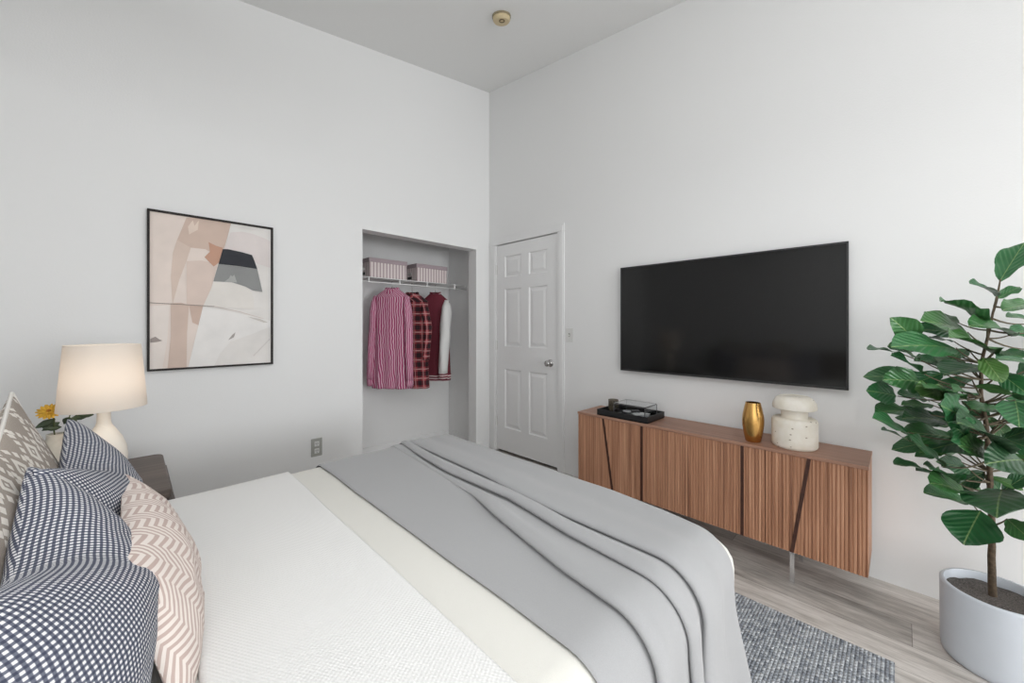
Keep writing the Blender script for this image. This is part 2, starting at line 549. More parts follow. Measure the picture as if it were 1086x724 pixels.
# ------------------------------------------------------------------ object helpers
ORIG = {}


def link(o, parent=None, loc=None):
    COL.objects.link(o)
    if parent is not None:
        o.parent = parent
        ORIG[o.name] = ORIG[parent.name]
    else:
        loc = Vector(loc or (0, 0, 0))
        o.location = loc
        ORIG[o.name] = loc
    return o


def tag(o, label, cat, group=None):
    o['label'] = label
    o['category'] = cat
    if group:
        o['group'] = group
    return o


def thing(name, label, cat, loc, group=None):
    o = bpy.data.objects.new(name, None)
    o.empty_display_size = 0.05
    link(o, None, loc)
    return tag(o, label, cat, group)


def mesh(name, verts, faces, mat, parent=None, loc=None, smooth=False, uvs=None, kind=None, mats=None, fmat=None, tone=None, solid=0, sub=0):
    """verts are world coordinates; the object's origin is its thing's origin"""
    me = bpy.data.meshes.new(name)
    o = bpy.data.objects.new(name, me)
    link(o, parent, loc)
    off = ORIG[o.name]
    me.from_pydata([tuple(Vector(v) - off) for v in verts], [], faces)
    for mm in (mats or [mat]):
        me.materials.append(mm)
    if fmat:
        for p, i in zip(me.polygons, fmat):
            p.material_index = i
    if uvs:
        ul = me.uv_layers.new(name='UVMap')
        for p in me.polygons:
            for li in p.loop_indices:
                ul.data[li].uv = uvs[me.loops[li].vertex_index]
    if tone:
        a = me.attributes.new('tone', 'FLOAT', 'POINT')
        for i, t in enumerate(tone):
            a.data[i].value = t
    bm = bmesh.new()
    bm.from_mesh(me)
    if not fmat:
        bmesh.ops.recalc_face_normals(bm, faces=bm.faces)
    bm.to_mesh(me)
    bm.free()
    if smooth:
        for p in me.polygons:
            p.use_smooth = True
    if sub:
        s = o.modifiers.new('sub', 'SUBSURF'); s.levels = s.render_levels = sub
    if solid:
        s = o.modifiers.new('solid', 'SOLIDIFY'); s.thickness = solid; s.offset = 1
    if kind:
        o['kind'] = kind
    return o


class MB:
    """collects shapes that belong to ONE mesh"""
    def __init__(self):
        self.v, self.f, self.uv, self.fm = [], [], [], []

    def add(self, verts, faces, uvs=None, mi=0):
        n = len(self.v)
        self.v += [tuple(p) for p in verts]
        self.f += [[i + n for i in fc] for fc in faces]
        self.uv += uvs if uvs else [(0, 0)] * len(verts)
        self.fm += [mi] * len(faces)
        return self

    def box(self, x0, x1, y0, y1, z0, z1, bev=0.0, seg=2, mi=0):
        bm = bmesh.new()
        bmesh.ops.create_cube(bm, size=1)
        for v in bm.verts:
            v.co = Vector((x0 + (v.co.x + .5) * (x1 - x0), y0 + (v.co.y + .5) * (y1 - y0), z0 + (v.co.z + .5) * (z1 - z0)))
        if bev:
            bmesh.ops.bevel(bm, geom=bm.edges[:], offset=bev, segments=seg, affect='EDGES', profile=0.5)
        bm.verts.index_update()
        self.add([v.co[:] for v in bm.verts], [[v.index for v in f.verts] for f in bm.faces], None, mi)
        bm.free()
        return self

    def lathe(self, c, prof, seg=40, sx=1.0, sy=1.0, mi=0):
        """prof: list of (radius, z) above c"""
        vs, fs = [], []
        for r, z in prof:
            for k in range(seg):
                a = 2 * PI * k / seg
                vs.append((c[0] + r * math.cos(a) * sx, c[1] + r * math.sin(a) * sy, c[2] + z))
        n = len(prof)
        for i in range(n - 1):
            for k in range(seg):
                k2 = (k + 1) % seg
                fs.append([i * seg + k, i * seg + k2, (i + 1) * seg + k2, (i + 1) * seg + k])
        for i in (0, n - 1):
            if prof[i][0] > 1e-4:
                fs.append([i * seg + k for k in range(seg)])
        return self.add(vs, fs, None, mi)

    def tube(self, pts, rad, seg=8, cap=True, mi=0):
        pts = [Vector(p) for p in pts]
        rads = rad if isinstance(rad, (list, tuple)) else [rad] * len(pts)
        vs, fs = [], []
        up = Vector((0.03, 0.05, 1)).normalized()
        for i, p in enumerate(pts):
            d = (pts[min(i + 1, len(pts) - 1)] - pts[max(i - 1, 0)]).normalized()
            if abs(d.dot(up)) > 0.97:
                up = Vector((1, 0.1, 0)).normalized()
            s = d.cross(up).normalized()
            t = s.cross(d).normalized()
            up = t
            for k in range(seg):
                a = 2 * PI * k / seg
                vs.append(p + (s * math.cos(a) + t * math.sin(a)) * rads[i])
        for i in range(len(pts) - 1):
            for k in range(seg):
                k2 = (k + 1) % seg
                fs.append([i * seg + k, i * seg + k2, (i + 1) * seg + k2, (i + 1) * seg + k])
        if cap:
            fs.append(list(range(seg)))
            fs.append([(len(pts) - 1) * seg + k for k in range(seg)])
        return self.add(vs, fs, None, mi)

    def build(self, name, mat, parent=None, loc=None, smooth=False, kind=None, mats=None, **k):
        return mesh(name, self.v, self.f, mat, parent, loc, smooth, self.uv, kind, mats, self.fm if mats else None, **k)


def auto_smooth(o, deg=35):
    for p in o.data.polygons:
        p.use_smooth = True
    bm = bmesh.new(); bm.from_mesh(o.data)
    for e in bm.edges:
        if len(e.link_faces) == 2 and e.calc_face_angle(0) > R(deg):
            e.smooth = False
    bm.to_mesh(o.data); bm.free()
    return o


def interp(tab, t):
    """piecewise smooth interpolation in a sorted table [(t, v), ...]"""
    if t <= tab[0][0]:
        return tab[0][1]
    for (a, va), (b_, vb) in zip(tab, tab[1:]):
        if t <= b_:
            s = (t - a) / (b_ - a)
            return va + (vb - va) * s
    return tab[-1][1]


def sstep(a, b_, t):
    t = max(0.0, min(1.0, (t - a) / (b_ - a)))
    return t * t * (3 - 2 * t)


def grid_faces(nu, nv, close_u=False):
    fs = []
    for j in range(nv - 1):
        for i in range(nu if close_u else nu - 1):
            i2 = (i + 1) % nu
            fs.append([j * nu + i, j * nu + i2, (j + 1) * nu + i2, (j + 1) * nu + i])
    return fs

# ================================================================== THE ROOM
def prism(mb, x0, x1, y0, y1, z0, z1=None):
    """upright block; without z1 its top follows the sloping ceiling"""
    zt = (lambda x, y: z1) if z1 is not None else (lambda x, y: ceil_z(x, y) + 0.02)
    p = [(x0, y0), (x1, y0), (x1, y1), (x0, y1)]
    vs = [(x, y, z0) for x, y in p] + [(x, y, zt(x, y)) for x, y in p]
    mb.add(vs, [[3, 2, 1, 0], [4, 5, 6, 7], [0, 1, 5, 4], [1, 2, 6, 5], [2, 3, 7, 6], [3, 0, 4, 7]])


T = 0.12
CB = 3.58                       # back of the closet
OX0, OX1, OZ = 1.286, 2.43, 1.995     # closet opening
DY0, DY1, DZ = 2.062, 2.842, 2.042    # door opening
mb = MB(); mb.box(WH - T, WR + 0.3, WN - T, CB + T, -0.08, 0)
mb.build('floor', M['floor'], kind='structure')

cz = [(x, y, ceil_z(x, y)) for x, y in ((WH - T, WN - T), (WR + T, WN - T), (WR + T, WL + T), (WH - T, WL + T))]
mesh('ceiling', cz + [(x, y, z + 0.1) for x, y, z in cz],
     [[3, 2, 1, 0], [4, 5, 6, 7], [0, 1, 5, 4], [1, 2, 6, 5], [2, 3, 7, 6], [3, 0, 4, 7]], M['ceiling'], kind='structure')

mb = MB()
prism(mb, WH - T, OX0, WL, WL + T, 0)
prism(mb, OX1, WR, WL, WL + T, 0)
prism(mb, OX0, OX1, WL, WL + T, OZ)
mb.build('wall_left', M['wall'], kind='structure')
mb = MB()
prism(mb, WR, WR + T, WN - T, DY0, 0)
prism(mb, WR, WR + T, DY1, WL + T, 0)
prism(mb, WR, WR + T, DY0, DY1, DZ)
mb.build('wall_right', M['wall'], kind='structure')
vy0, vy1 = -2.8, -0.3
mb = MB()
prism(mb, WH - T, WH, WN - T, vy0, 0)
prism(mb, WH - T, WH, vy1, WL, 0)
prism(mb, WH - T, WH, vy0, vy1, 0, .60)
prism(mb, WH - T, WH, vy0, vy1, 2.22)
mb.build('wall_head', M['wall'], kind='structure')
wx0, wx1, wz0, wz1 = -0.2, 2.4, 0.55, 2.20
mb = MB()
prism(mb, WH, wx0, WN - T, WN, 0)
prism(mb, wx1, WR, WN - T, WN, 0)
prism(mb, wx0, wx1, WN - T, WN, wz1)
prism(mb, wx0, wx1, WN - T, WN, 0, wz0)
mb.build('wall_window', M['wall'], kind='structure')
win = bpy.data.objects.new('window_1', None); link(win, None, (1.1, WN, wz0)); win['kind'] = 'structure'
mb = MB()
for a, b_, c_, d_ in ((wx0, wx0 + .05, wz0, wz1), (wx1 - .05, wx1, wz0, wz1), (wx0, wx1, wz0, wz0 + .05), (wx0, wx1, wz1 - .05, wz1), (1.075, 1.125, wz0, wz1)):
    mb.box(a, b_, WN - 0.09, WN - 0.03, c_, d_)
mb.build('window_frame', M['trim'], win)

win = bpy.data.objects.new('added_fill_window', None); link(win, None, (WH, -1.55, .6)); win['kind'] = 'structure'  # unseen window added to hold the side fill light
mb = MB()
for a, b_, c_, d_ in ((vy0, vy0 + .05, wz0, wz1), (vy1 - .05, vy1, wz0, wz1), (vy0, vy1, wz0, wz0 + .05), (vy0, vy1, wz1 - .05, wz1), (-1.575, -1.525, wz0, wz1)):
    mb.box(WH - 0.09, WH - 0.03, a, b_, c_, d_)
mb.build('window_frame', M['trim'], win)

# closet shell
mb = MB(); mb.box(1.15, 2.67, CB, CB + T, 0, 2.5)
mb.build('wall_closet_back', M['wall'], kind='structure')
mb = MB(); mb.box(2.55, 2.67, WL + T, CB, 0, 2.5)
mb.build('wall_closet_right', M['wall'], kind='structure')
mb = MB(); mb.box(1.06, 1.18, WL + T, CB + T, 0, 2.5)
mb.build('wall_closet_left', M['wall'], kind='structure')
mb = MB(); mb.box(1.18, 2.55, WL + T, CB, 2.42, 2.5)
mb.build('ceiling_closet', M['ceiling'], kind='structure')
mb = MB(); mb.box(1.18, 2.55, CB - 0.014, CB, 0, 0.08, 0.004); mb.build('baseboard_closet_back', M['trim'], kind='structure')
mb = MB(); mb.box(2.536, 2.55, WL + T, CB - 0.014, 0, 0.08, 0.004); mb.build('baseboard_closet_right', M['trim'], kind='structure')
mb = MB(); mb.box(OX1, 2.578, WL - 0.014, WL, 0, 0.08, 0.004); mb.build('baseboard_left', M['trim'], kind='structure')

# near-black sheet closing the door gaps: shade in its colour, sky light kept out
mb = MB(); mb.box(WR + T, WR + T + 0.06, DY0 - .1, DY1 + .1, 0, DZ + .1)
mb.build('door_gap_backing', M['black_gap'], kind='structure')

# door casing
mb = MB()
for y0, y1, z0, z1 in ((DY0 - 0.075, DY0, 0, DZ), (DY1, DY1 + 0.075, 0, DZ), (DY0 - 0.075, DY1 + 0.075, DZ, DZ + 0.068)):
    mb.box(WR - 0.010, WR, y0, y1, z0, z1, 0.004)
    mb.box(WR - 0.014, WR - 0.009, y0 + .012 if y1 - y0 < .2 else y0 + .012, y1 - .022 if y1 - y0 < .2 else y1 - .012, z0, z1 - (0.02 if z0 > 1 else 0), 0.003)
mb.build('trim_1', M['trim'], kind='structure')

# six panel door
door = bpy.data.objects.new('door_1', None); link(door, None, (WR + 0.01, (DY0 + DY1) / 2, 0)); door['kind'] = 'structure'
ya, yb, za, zb = DY0 + 0.006, DY1 - 0.004, 0.022, DZ - 0.007
xf, xk = WR + 0.004, WR + 0.040
yc = [ya, ya + .115, ya + .335, ya + .435, ya + .655, yb]
zc = [za, .245, .82, 1.04, 1.60, 1.715, 1.92, zb]
vs, fs = [], []


def quad(p):
    n = len(vs); vs.extend(p); fs.append([n, n + 1, n + 2, n + 3])


for i in range(5):
    for j in range(7):
        y0, y1, z0, z1 = yc[i], yc[i + 1], zc[j], zc[j + 1]
        if i in (1, 3) and j in (1, 3, 5):
            rings = [(0, 0), (.009, .010), (.020, .010), (.045, .003)]
            lp = [[(xf + d, y0 + t, z0 + t), (xf + d, y1 - t, z0 + t), (xf + d, y1 - t, z1 - t), (xf + d, y0 + t, z1 - t)] for t, d in rings]
            for A, B_ in zip(lp, lp[1:]):
                for k in range(4):
                    quad([A[k], A[(k + 1) % 4], B_[(k + 1) % 4], B_[k]])
            quad(lp[-1])
        else:
            quad([(xf, y0, z0), (xf, y1, z0), (xf, y1, z1), (xf, y0, z1)])
quad([(xk, ya, za), (xk, yb, za), (xk, yb, zb), (xk, ya, zb)])
for p, q in (((ya, za), (yb, za)), ((yb, za), (yb, zb)), ((yb, zb), (ya, zb)), ((ya, zb), (ya, za))):
    quad([(xf, *p), (xf, *q), (xk, *q), (xk, *p)])
ds = mesh('door_panel', vs, fs, M['door'], door)
bm = bmesh.new(); bm.from_mesh(ds.data); bmesh.ops.remove_doubles(bm, verts=bm.verts, dist=1e-5); bmesh.ops.recalc_face_normals(bm, faces=bm.faces); bm.to_mesh(ds.data); bm.free()
mb = MB()
ky, kz = 2.145, 0.915


def lathe_x(mb, c, prof, seg=24):
    """turned shape whose axis runs towards -X: prof = (radius, distance into the room)"""
    vs, fs = [], []
    for r, t in prof:
        for k in range(seg):
            a = 2 * PI * k / seg
            vs.append((c[0] - t, c[1] + r * math.cos(a), c[2] + r * math.sin(a)))
    n = len(prof)
    for i in range(n - 1):
        for k in range(seg):
            fs.append([i * seg + k, i * seg + (k + 1) % seg, (i + 1) * seg + (k + 1) % seg, (i + 1) * seg + k])
    fs.append(list(range(seg))); fs.append([(n - 1) * seg + k for k in range(seg)])
    mb.add(vs, fs)


kn = MB(); lathe_x(kn, (xf, ky, kz), [(.033, 0), (.033, .004), (.028, .008), (.013, .010), (.012, .028), (.022, .034), (.027, .046), (.026, .056), (.018, .062), (.006, .064)])
o = kn.build('door_knob', M['steel'], door, smooth=True); o['label'] = 'round brushed steel door knob'
for hz in (0.30, 1.05, 1.80):
    mb = MB()
    mb.box(xf - 0.003, xf + 0.003, DY1 - 0.022, DY1 - 0.006, hz - .045, hz + .045, .001)
    mb.tube([(xf - 0.008, DY1 - 0.004, hz - .048), (xf - 0.008, DY1 - 0.004, hz + .048)], 0.006, 10)
    mb.build('hinge', M['white_plastic'], door)

# light switch and outlet
sw = thing('light_switch', 'small white light switch plate on the wall right of the white door', 'light switch', (WR, 1.937, 1.165))
mb = MB(); mb.box(WR - 0.006, WR - 0.0002, 1.90, 1.974, 1.107, 1.223, .003); mb.build('cover_plate', M['white_plastic'], sw)
mb = MB(); mb.box(WR - 0.0075, WR - 0.0055, 1.929, 1.945, 1.150, 1.180); mb.build('toggle_slot', M['grey_plate'], sw)
mb = MB(); mb.box(WR - 0.018, WR - 0.007, 1.933, 1.941, 1.156, 1.168, .002); mb.build('toggle', M['white_plastic'], sw)
ol = thing('wall_outlet', 'grey double power outlet low on the wall between the picture and the closet', 'outlet', (0.95, WL, 0.369))
mb = MB(); mb.box(0.913, 0.987, WL - 0.006, WL - 0.0002, 0.306, 0.434, .003); mb.build('cover_plate', M['grey_plate'], ol)
for oz in (0.345, 0.395):
    mb = MB(); mb.box(0.934, 0.966, WL - 0.0085, WL - 0.0055, oz - .017, oz + .017, .002); s = mb.build('socket', M['white_plastic'], ol)
    mb = MB(); mb.box(0.942, 0.945, WL - 0.0092, WL - 0.0083, oz - .002, oz + .010); mb.box(0.954, 0.957, WL - 0.0092, WL - 0.0083, oz - .002, oz + .010); mb.box(0.948, 0.952, WL - 0.0092, WL - 0.0083, oz - .012, oz - .007)
    mb.build('slots', M['slot'], s)

# smoke detector on the sloping ceiling
sx_, sy_ = 1.82, 1.937
sz_ = ceil_z(sx_, sy_)
nrm = Vector((0.15, 0.12, -1)).normalized()
rot = Vector((0, 0, -1)).rotation_difference(nrm).to_matrix()


def tilt(mb):
    mb.v = [tuple(Vector((sx_, sy_, sz_)) + rot @ Vector(p)) for p in mb.v]
    return mb


sd = thing('smoke_detector', 'round yellowed smoke detector on the ceiling near the corner', 'smoke detector', (sx_, sy_, sz_))
mb = MB(); mb.lathe((0, 0, 0), [(.064, 0), (.064, -.012)], 32); tilt(mb).build('mounting_ring', M['flower_eye'] if False else plain('shaded_plastic', lin(150, 138, 112), 0.6), sd)
mb = MB(); mb.lathe((0, 0, 0), [(.060, -.010), (.060, -.026), (.052, -.037), (.030, -.040), (.0001, -.040)], 32); auto_smooth(tilt(mb).build('housing', M['cream_plastic'], sd))
mb = MB(); mb.lathe((-.012, -.016, -.0395), [(.020, 0), (.020, -.004), (.013, -.004), (.013, 0)], 24); tilt(mb).build('vent_ring', plain('brown_vent', lin(120, 104, 76), 0.7), sd)

# made-up panel carrying the added fill lights, unseen above the frame
QX, QY, QZ = 0.25, 0.05, 2.300
cl = thing('added_fill_panel', 'added square white fill light panel, unseen, hung high over the bed', 'fill light panel', (QX, QY, QZ))
mb = MB(); mb.box(QX - .68, QX + .68, QY - .68, QY + .68, QZ, QZ + .03, .006); mb.build('fill_panel_housing', M['white_plastic'], cl)
for dx in (-.5, .5):
    for dy in (-.5, .5):
        mb = MB(); mb.tube([(QX + dx, QY + dy, QZ + .03), (QX + dx, QY + dy, ceil_z(QX + dx, QY + dy))], .003, 6); mb.build('cable', M['steel'], cl)

# ================================================================== RUG
mb = MB(); mb.box(0.35, 1.985, 0.012, 2.15, 0.0005, 0.011, 0.003)
tag(mb.build('rug', M['rug'], None, (1.17, 1.05, 0)), 'blue grey woven loop rug lying under the bed on the wood floor', 'rug')

# ================================================================== BED
NY, FY = 0.345, 1.880        # near and far sides of the mattress
HX, FX = -0.66, 1.300        # head and foot ends
ZT = 0.620                   # top of the mattress


def rrect_ring(x0, x1, y0, y1, r, z, n=8):
    r = max(r, 0.002)
    out = []
    for cx, cy, a0 in ((x1 - r, y1 - r, 0), (x0 + r, y1 - r, 90), (x0 + r, y0 + r, 180), (x1 - r, y0 + r, 270)):
        for k in range(n + 1):
            a = R(a0 + 90 * k / n)
            out.append((cx + r * math.cos(a), cy + r * math.sin(a), z))
    return out


def loft(mb, rings, cap0=True, cap1=True):
    n = len(rings[0])
    vs = [p for r_ in rings for p in r_]
    fs = grid_faces(n, len(rings), True)
    if cap0:
        fs.append(list(range(n)))
    if cap1:
        fs.append([(len(rings) - 1) * n + k for k in range(n)])
    mb.add(vs, fs)


bed = thing('bed', 'wide bed with cream mattress standing in the middle of the room', 'bed', (0.3, 1.11, 0))
mb = MB()
E_ = 0.10
prof = [(0.015, 0.345), (0.0, 0.365), (0.0, 0.47), (0.0, ZT - E_)]
prof += [(E_ * (1 - math.cos(R(a))), ZT - E_ + E_ * math.sin(R(a))) for a in (15, 30, 45, 60, 75, 90)]
loft(mb, [rrect_ring(HX + i, FX - i, NY + i, FY - i, max(0.035 - i * .2, .015), z) for i, z in prof])
auto_smooth(mb.build('mattress', M['cream'], bed), 50)
mb = MB()
loft(mb, [rrect_ring(HX + i, FX - i, NY + i, FY - i, 0.05, z) for i, z in ((.02, .10), (.005, .115), (.0, .14), (.0, .32), (.01, .338), (.02, .344))])
auto_smooth(mb.build('bed_base', M['cream'], bed), 50)
for lx in (HX + .1, FX - .1):
    for ly in (NY + .1, FY - .1):
        mb = MB(); mb.lathe((lx, ly, 0.011 if lx > .35 else 0), [(.018, 0), (.024, .10)], 16); mb.build('leg', M['brown_wood'], bed)
mb = MB(); mb.box(HX - .10, HX - .005, NY - .03, FY + .03, 0.0, 0.93, .03, 4)
auto_smooth(mb.build('headboard', M['taupe_fabric'], bed), 40)


def drape_path(hem_near, hem_far, off, n_arc=7, n_top=44, n_hang=12, flare=0.0):
    """points (y, z, ny, nz) across the bed from the near hem, over the top, to the far hem"""
    P = []
    for k in range(n_hang):
        t = k / n_hang
        z = hem_near + (ZT - E_ - hem_near) * t
        P.append((NY - flare * (1 - t) ** 1.5, z, -1, 0))
    for k in range(n_arc + 1):
        a = R(90 * k / n_arc)
        P.append((NY + E_ - E_ * math.cos(a), ZT - E_ + E_ * math.sin(a), -math.cos(a), math.sin(a)))
    for k in range(1, n_top):
        t = k / n_top
        P.append((NY + E_ + (FY - NY - 2 * E_) * t, ZT, 0, 1))
    for k in range(n_arc + 1):
        a = R(90 * (1 - k / n_arc))
        P.append((FY - E_ + E_ * math.cos(a), ZT - E_ + E_ * math.sin(a), math.cos(a), math.sin(a)))
    for k in range(1, 6):
        t = k / 5
        P.append((FY, ZT - E_ - (ZT - E_ - hem_far) * t, 1, 0))
    return [(y + off * ny, z + off * nz, ny, nz) for y, z, ny, nz in P]


# white coverlet folded across the middle of the bed
path = drape_path(0.30, 0.40, 0.002)
XS = [0.085, 0.088] + [0.10 + .365 * k / 12 for k in range(13)] + [0.469, 0.472]
vs = []
for j, (y, z, ny, nz) in enumerate(path):
    for i, xx in enumerate(XS):
        h = 0.010 + 0.0018 * noise.noise(Vector((xx * 5, y * 4, z * 4)))
        if i in (0, len(XS) - 1):
            h = 0.0015
        w = 0.004 * noise.noise(Vector((0, y * 3, 7.7)))
        vs.append((xx + w, y + ny * h, z + nz * h))
o = mesh('coverlet', vs, grid_faces(len(XS), len(path)), M['coverlet'], None, (0.28, 1.11, ZT), smooth=True)
tag(o, 'white textured coverlet spread across the bed between pillows and grey throw', 'coverlet')

# grey throw with pleats, draped across the foot of the bed
path = drape_path(0.225, 0.30, 0.003, n_arc=9, n_top=60, n_hang=22, flare=0.035)
tabs = [  # (distance over the bed, crease x) by y on the top; negative = down the hang
    [(-.35, .70), (-.1, .708), (0.0, .715), (.10, .74), (.24, .757), (.40, .790), (.56, .825), (.73, .875), (1.1, .915), (1.5, .955)],
    [(-.35, .90), (-.1, .885), (0.0, .882), (.10, .884), (.32, .897), (.61, .935), (.95, .928), (1.2, .955), (1.5, 1.005)],
    [(-.35, .925), (-.2, .918), (-.1, .93), (0.0, .965), (.10, .978), (.40, .978), (.61, .982), (.80, 1.006), (1.2, 1.022), (1.5, 1.045)],
]
hts = [[(-.35, .05), (0, .036), (.3, .036), (.6, .034), (.8, .020), (1.0, .014), (1.5, .016)],
       [(-.35, .04), (0, .030), (.3, .036), (.6, .040), (1.1, .034), (1.5, .024)],
       [(-.35, .055), (0, .036), (.4, .034), (.8, .036), (1.2, .030), (1.5, .020)]]
vs, uvs = [], []
for j, (y, z, ny, nz) in enumerate(path):
    top = y - NY
    if nz < 0.999 and y < 1:
        s = -(ZT - E_ - z) if z < ZT - E_ else 0.1 * (1 - (ZT - z) / E_) ** 0.5
        top = min(top, s) if z < ZT - E_ else s
    hang = max(0.0, -top)
    c = [interp(t, top) for t in tabs]
    hh = [interp(t, top) for t in hts]
    e0 = 0.592 - 0.03 * sstep(0.05, 0.35, hang) + 0.004 * noise.noise(Vector((0, y * 4, 1)))
    e1 = interp([(-.35, 1.268), (-.2, 1.25), (-.08, 1.228), (0, 1.226), (.1, 1.238), (.2, 1.256), (.4, 1.274), (2, 1.278)], top) + 0.005 * noise.noise(Vector((0, y * 5, 5)))
    pts = [(e0, 0.004), (e0 + .004, 0.009), (e0 + .02, .010)]
    a = e0 + .02
    for q in range(3):
        b_ = c[q]
        h = hh[q]
        nxt = c[q + 1] if q < 2 else e1
        wd = nxt - b_
        prev = pts[-1][1]
        # run up to the crease, tuck in under the fold, then over the fold's crown
        for t in (.2, .4, .6, .8, .95):
            w_ = .006 * noise.noise(Vector(((a + (b_ - a) * t) * 10, y * 3.6, z * 3.0)))
            pts.append((a + (b_ - .006 - a) * t, prev + (.009 - prev) * t + w_))
        ov = min(.012, wd * .25)
        pts += [(b_ + ov * .8, .010), (b_ + ov * .5, .014), (b_ - ov * .5, h * .42), (b_ - ov * .9, h * .66), (b_ - ov * .2, h * .90), (b_ + ov * 1.1, h)]
        a = b_ + min(ov * 2.6, wd * .5)
        pts.append((a, h * .97))
    for t in (.15, .3, .45, .6, .75, .88):
        xx = a + (e1 - a) * t
        hx = hh[2] * (.97 - .72 * sstep(0, .9, t)) + .009 * math.sin(t * 9 + top * 1.4) * sstep(.0, .3, t) * (0.55 + 1.1 * sstep(0, .25, hang))
        pts.append((xx, max(.008, hx)))
    pts += [(e1 - .012, .012), (e1 - .003, .008), (e1, .003)]
    for xx, h in pts:
        dip = 0.05 * sstep(.95, 1.3, xx) * sstep(1.0, 0.0, abs(y - NY) / .25) * 0
        vs.append((xx, y + ny * h, z + nz * h - dip))
nu = len(pts)
o = mesh('throw_blanket', vs, grid_faces(nu, len(path)), M['throw'], None, (0.93, 1.11, ZT), smooth=True, sub=1)
tag(o, 'grey wool throw blanket with long pleats draped over the foot of the bed', 'blanket')


# ------------------------------------------------------------------ pillows
def cushion(name, mat, label, center, w, h, t, tilt_deg, yaw_deg=0, chop=0.0, pinch=0.07, sag=0.0, seed=0, group=None, piping=None, roll=0, power=0.42, back=0.5):
    """upright cushion: local x runs along the bed's width, local y up, front towards the foot"""
    n = 30
    ta, ya_ = R(tilt_deg), R(yaw_deg)
    xa = Vector((math.sin(ya_), math.cos(ya_), 0))
    nf = Vector((math.cos(ta) * math.cos(ya_), -math.cos(ta) * math.sin(ya_), math.sin(ta)))
    up = nf.cross(xa)
    rm = Matrix.Rotation(R(roll), 3, nf)
    xa, up = rm @ xa, rm @ up
    c = Vector(center)

    def P(u, v, side):
        a = max(0.0, (1 - u ** 4)) * max(0.0, (1 - v ** 4))
        z = side * t * ((1 - back) if side > 0 else back) * (max(0.0, (1 - u * u) * (1 - v * v)) ** power) * (0.9 + 0.1 * a)
        xx = w / 2 * u * (1 - pinch * (1 - v * v) * u * u)
        yy = h / 2 * v * (1 - pinch * (1 - u * u) * v * v)
        k = (max(0.0, 1 - math.sqrt(u * u + .01)) ** 1.15) * sstep(-.7, 1.0, v)
        yy -= chop * k
        z *= 1 + 0.95 * (chop / max(h, .01)) * k * (1 if side > 0 else .2)
        yy -= sag * (1 - abs(u)) * sstep(-1, 1, v) * .3
        wr = 0.006 * noise.noise(Vector((u * 2.2 + seed, v * 2.2, side * 1.7))) + .004 * noise.noise(Vector((u * 5 + seed, v * 5, side * 3.1)))
        z += wr * a
        return c + xa * xx + up * yy + nf * z, (xx, yy)

    us = [math.sin(PI / 2 * (-1 + 2 * i / n)) for i in range(n + 1)]
    mb = MB()
    for side in (1, -1):
        rows = [[P(u, v, side)[0] for u in us] for v in us]
        m0 = n // 2
        vs, uv = [], []
        for j in range(n + 1):          # cloth coordinates measured along the surface
            for i in range(n + 1):
                a_, b_ = sorted((i, m0)); c_, d_ = sorted((j, m0))
                lu = sum((rows[j][q + 1] - rows[j][q]).length for q in range(a_, b_)) * (1 if i > m0 else -1)
                lv = sum((rows[q + 1][i] - rows[q][i]).length for q in range(c_, d_)) * (1 if j > m0 else -1)
                vs.append(rows[j][i]); uv.append((lu, lv))
        mb.add(vs, grid_faces(n + 1, n + 1), uv)
    root = None
    o = mesh(name, mb.v, mb.f, mat, None, c - up * h / 2, True, mb.uv)
    bm = bmesh.new(); bm.from_mesh(o.data); bmesh.ops.remove_doubles(bm, verts=bm.verts, dist=1e-4); bmesh.ops.recalc_face_normals(bm, faces=bm.faces); bm.to_mesh(o.data); bm.free()
    tag(o, label, 'pillow', group)
    if piping:
        seam = [P(u, 1, 1)[0] for u in us] + [P(1, v, 1)[0] for v in us[::-1][1:]] + [P(u, -1, 1)[0] for u in us[::-1][1:]] + [P(-1, v, 1)[0] for v in us[1:-1]]
        p = MB(); p.tube(seam + [seam[0]], 0.004, 6)
        p.build('piping', piping, o, smooth=True)
    return o


cushion('pillow', M['dark_fabric'], 'dark grey pillow just showing behind the beige patterned pillow at left edge', (-.245, 1.36, .840), .60, .42, .10, 20, seed=9, chop=.05)
cushion('pillow', M['ikat'], 'beige and cream diamond patterned pillow with white piping at far left', (-.138, 1.235, .850), .76, .46, .10, 20, seed=2, chop=.07, piping=M['piping'], back=.7)
cushion('pillow', M['gingham'], 'navy and white checked pillow farther along, nearest the lamp', (-.092, 1.37, .797), .54, .37, .138, 10, seed=3, chop=.09, pinch=.05, back=.2, power=.36)
cushion('pillow', M['gingham'], 'navy and white checked pillow nearest the camera at bottom left', (-.096, .87, .797), .54, .37, .149, 12, seed=5, chop=.09, pinch=.05, back=.2, power=.36)
cushion('pillow', M['zebra'], 'blush pink zigzag printed pillow leaning in front of the checked pillows', (.023, 1.085, .734), .56, .29, .092, 15, seed=7, back=.12)

# ================================================================== NIGHTSTAND
ns = thing('nightstand', 'dark brown wooden nightstand in the corner beyond the bed', 'nightstand', (-.15, 2.246, 0))
nx0, nx1, ny0, ny1, nzt = -.42, .113, 1.958, 2.536, .620


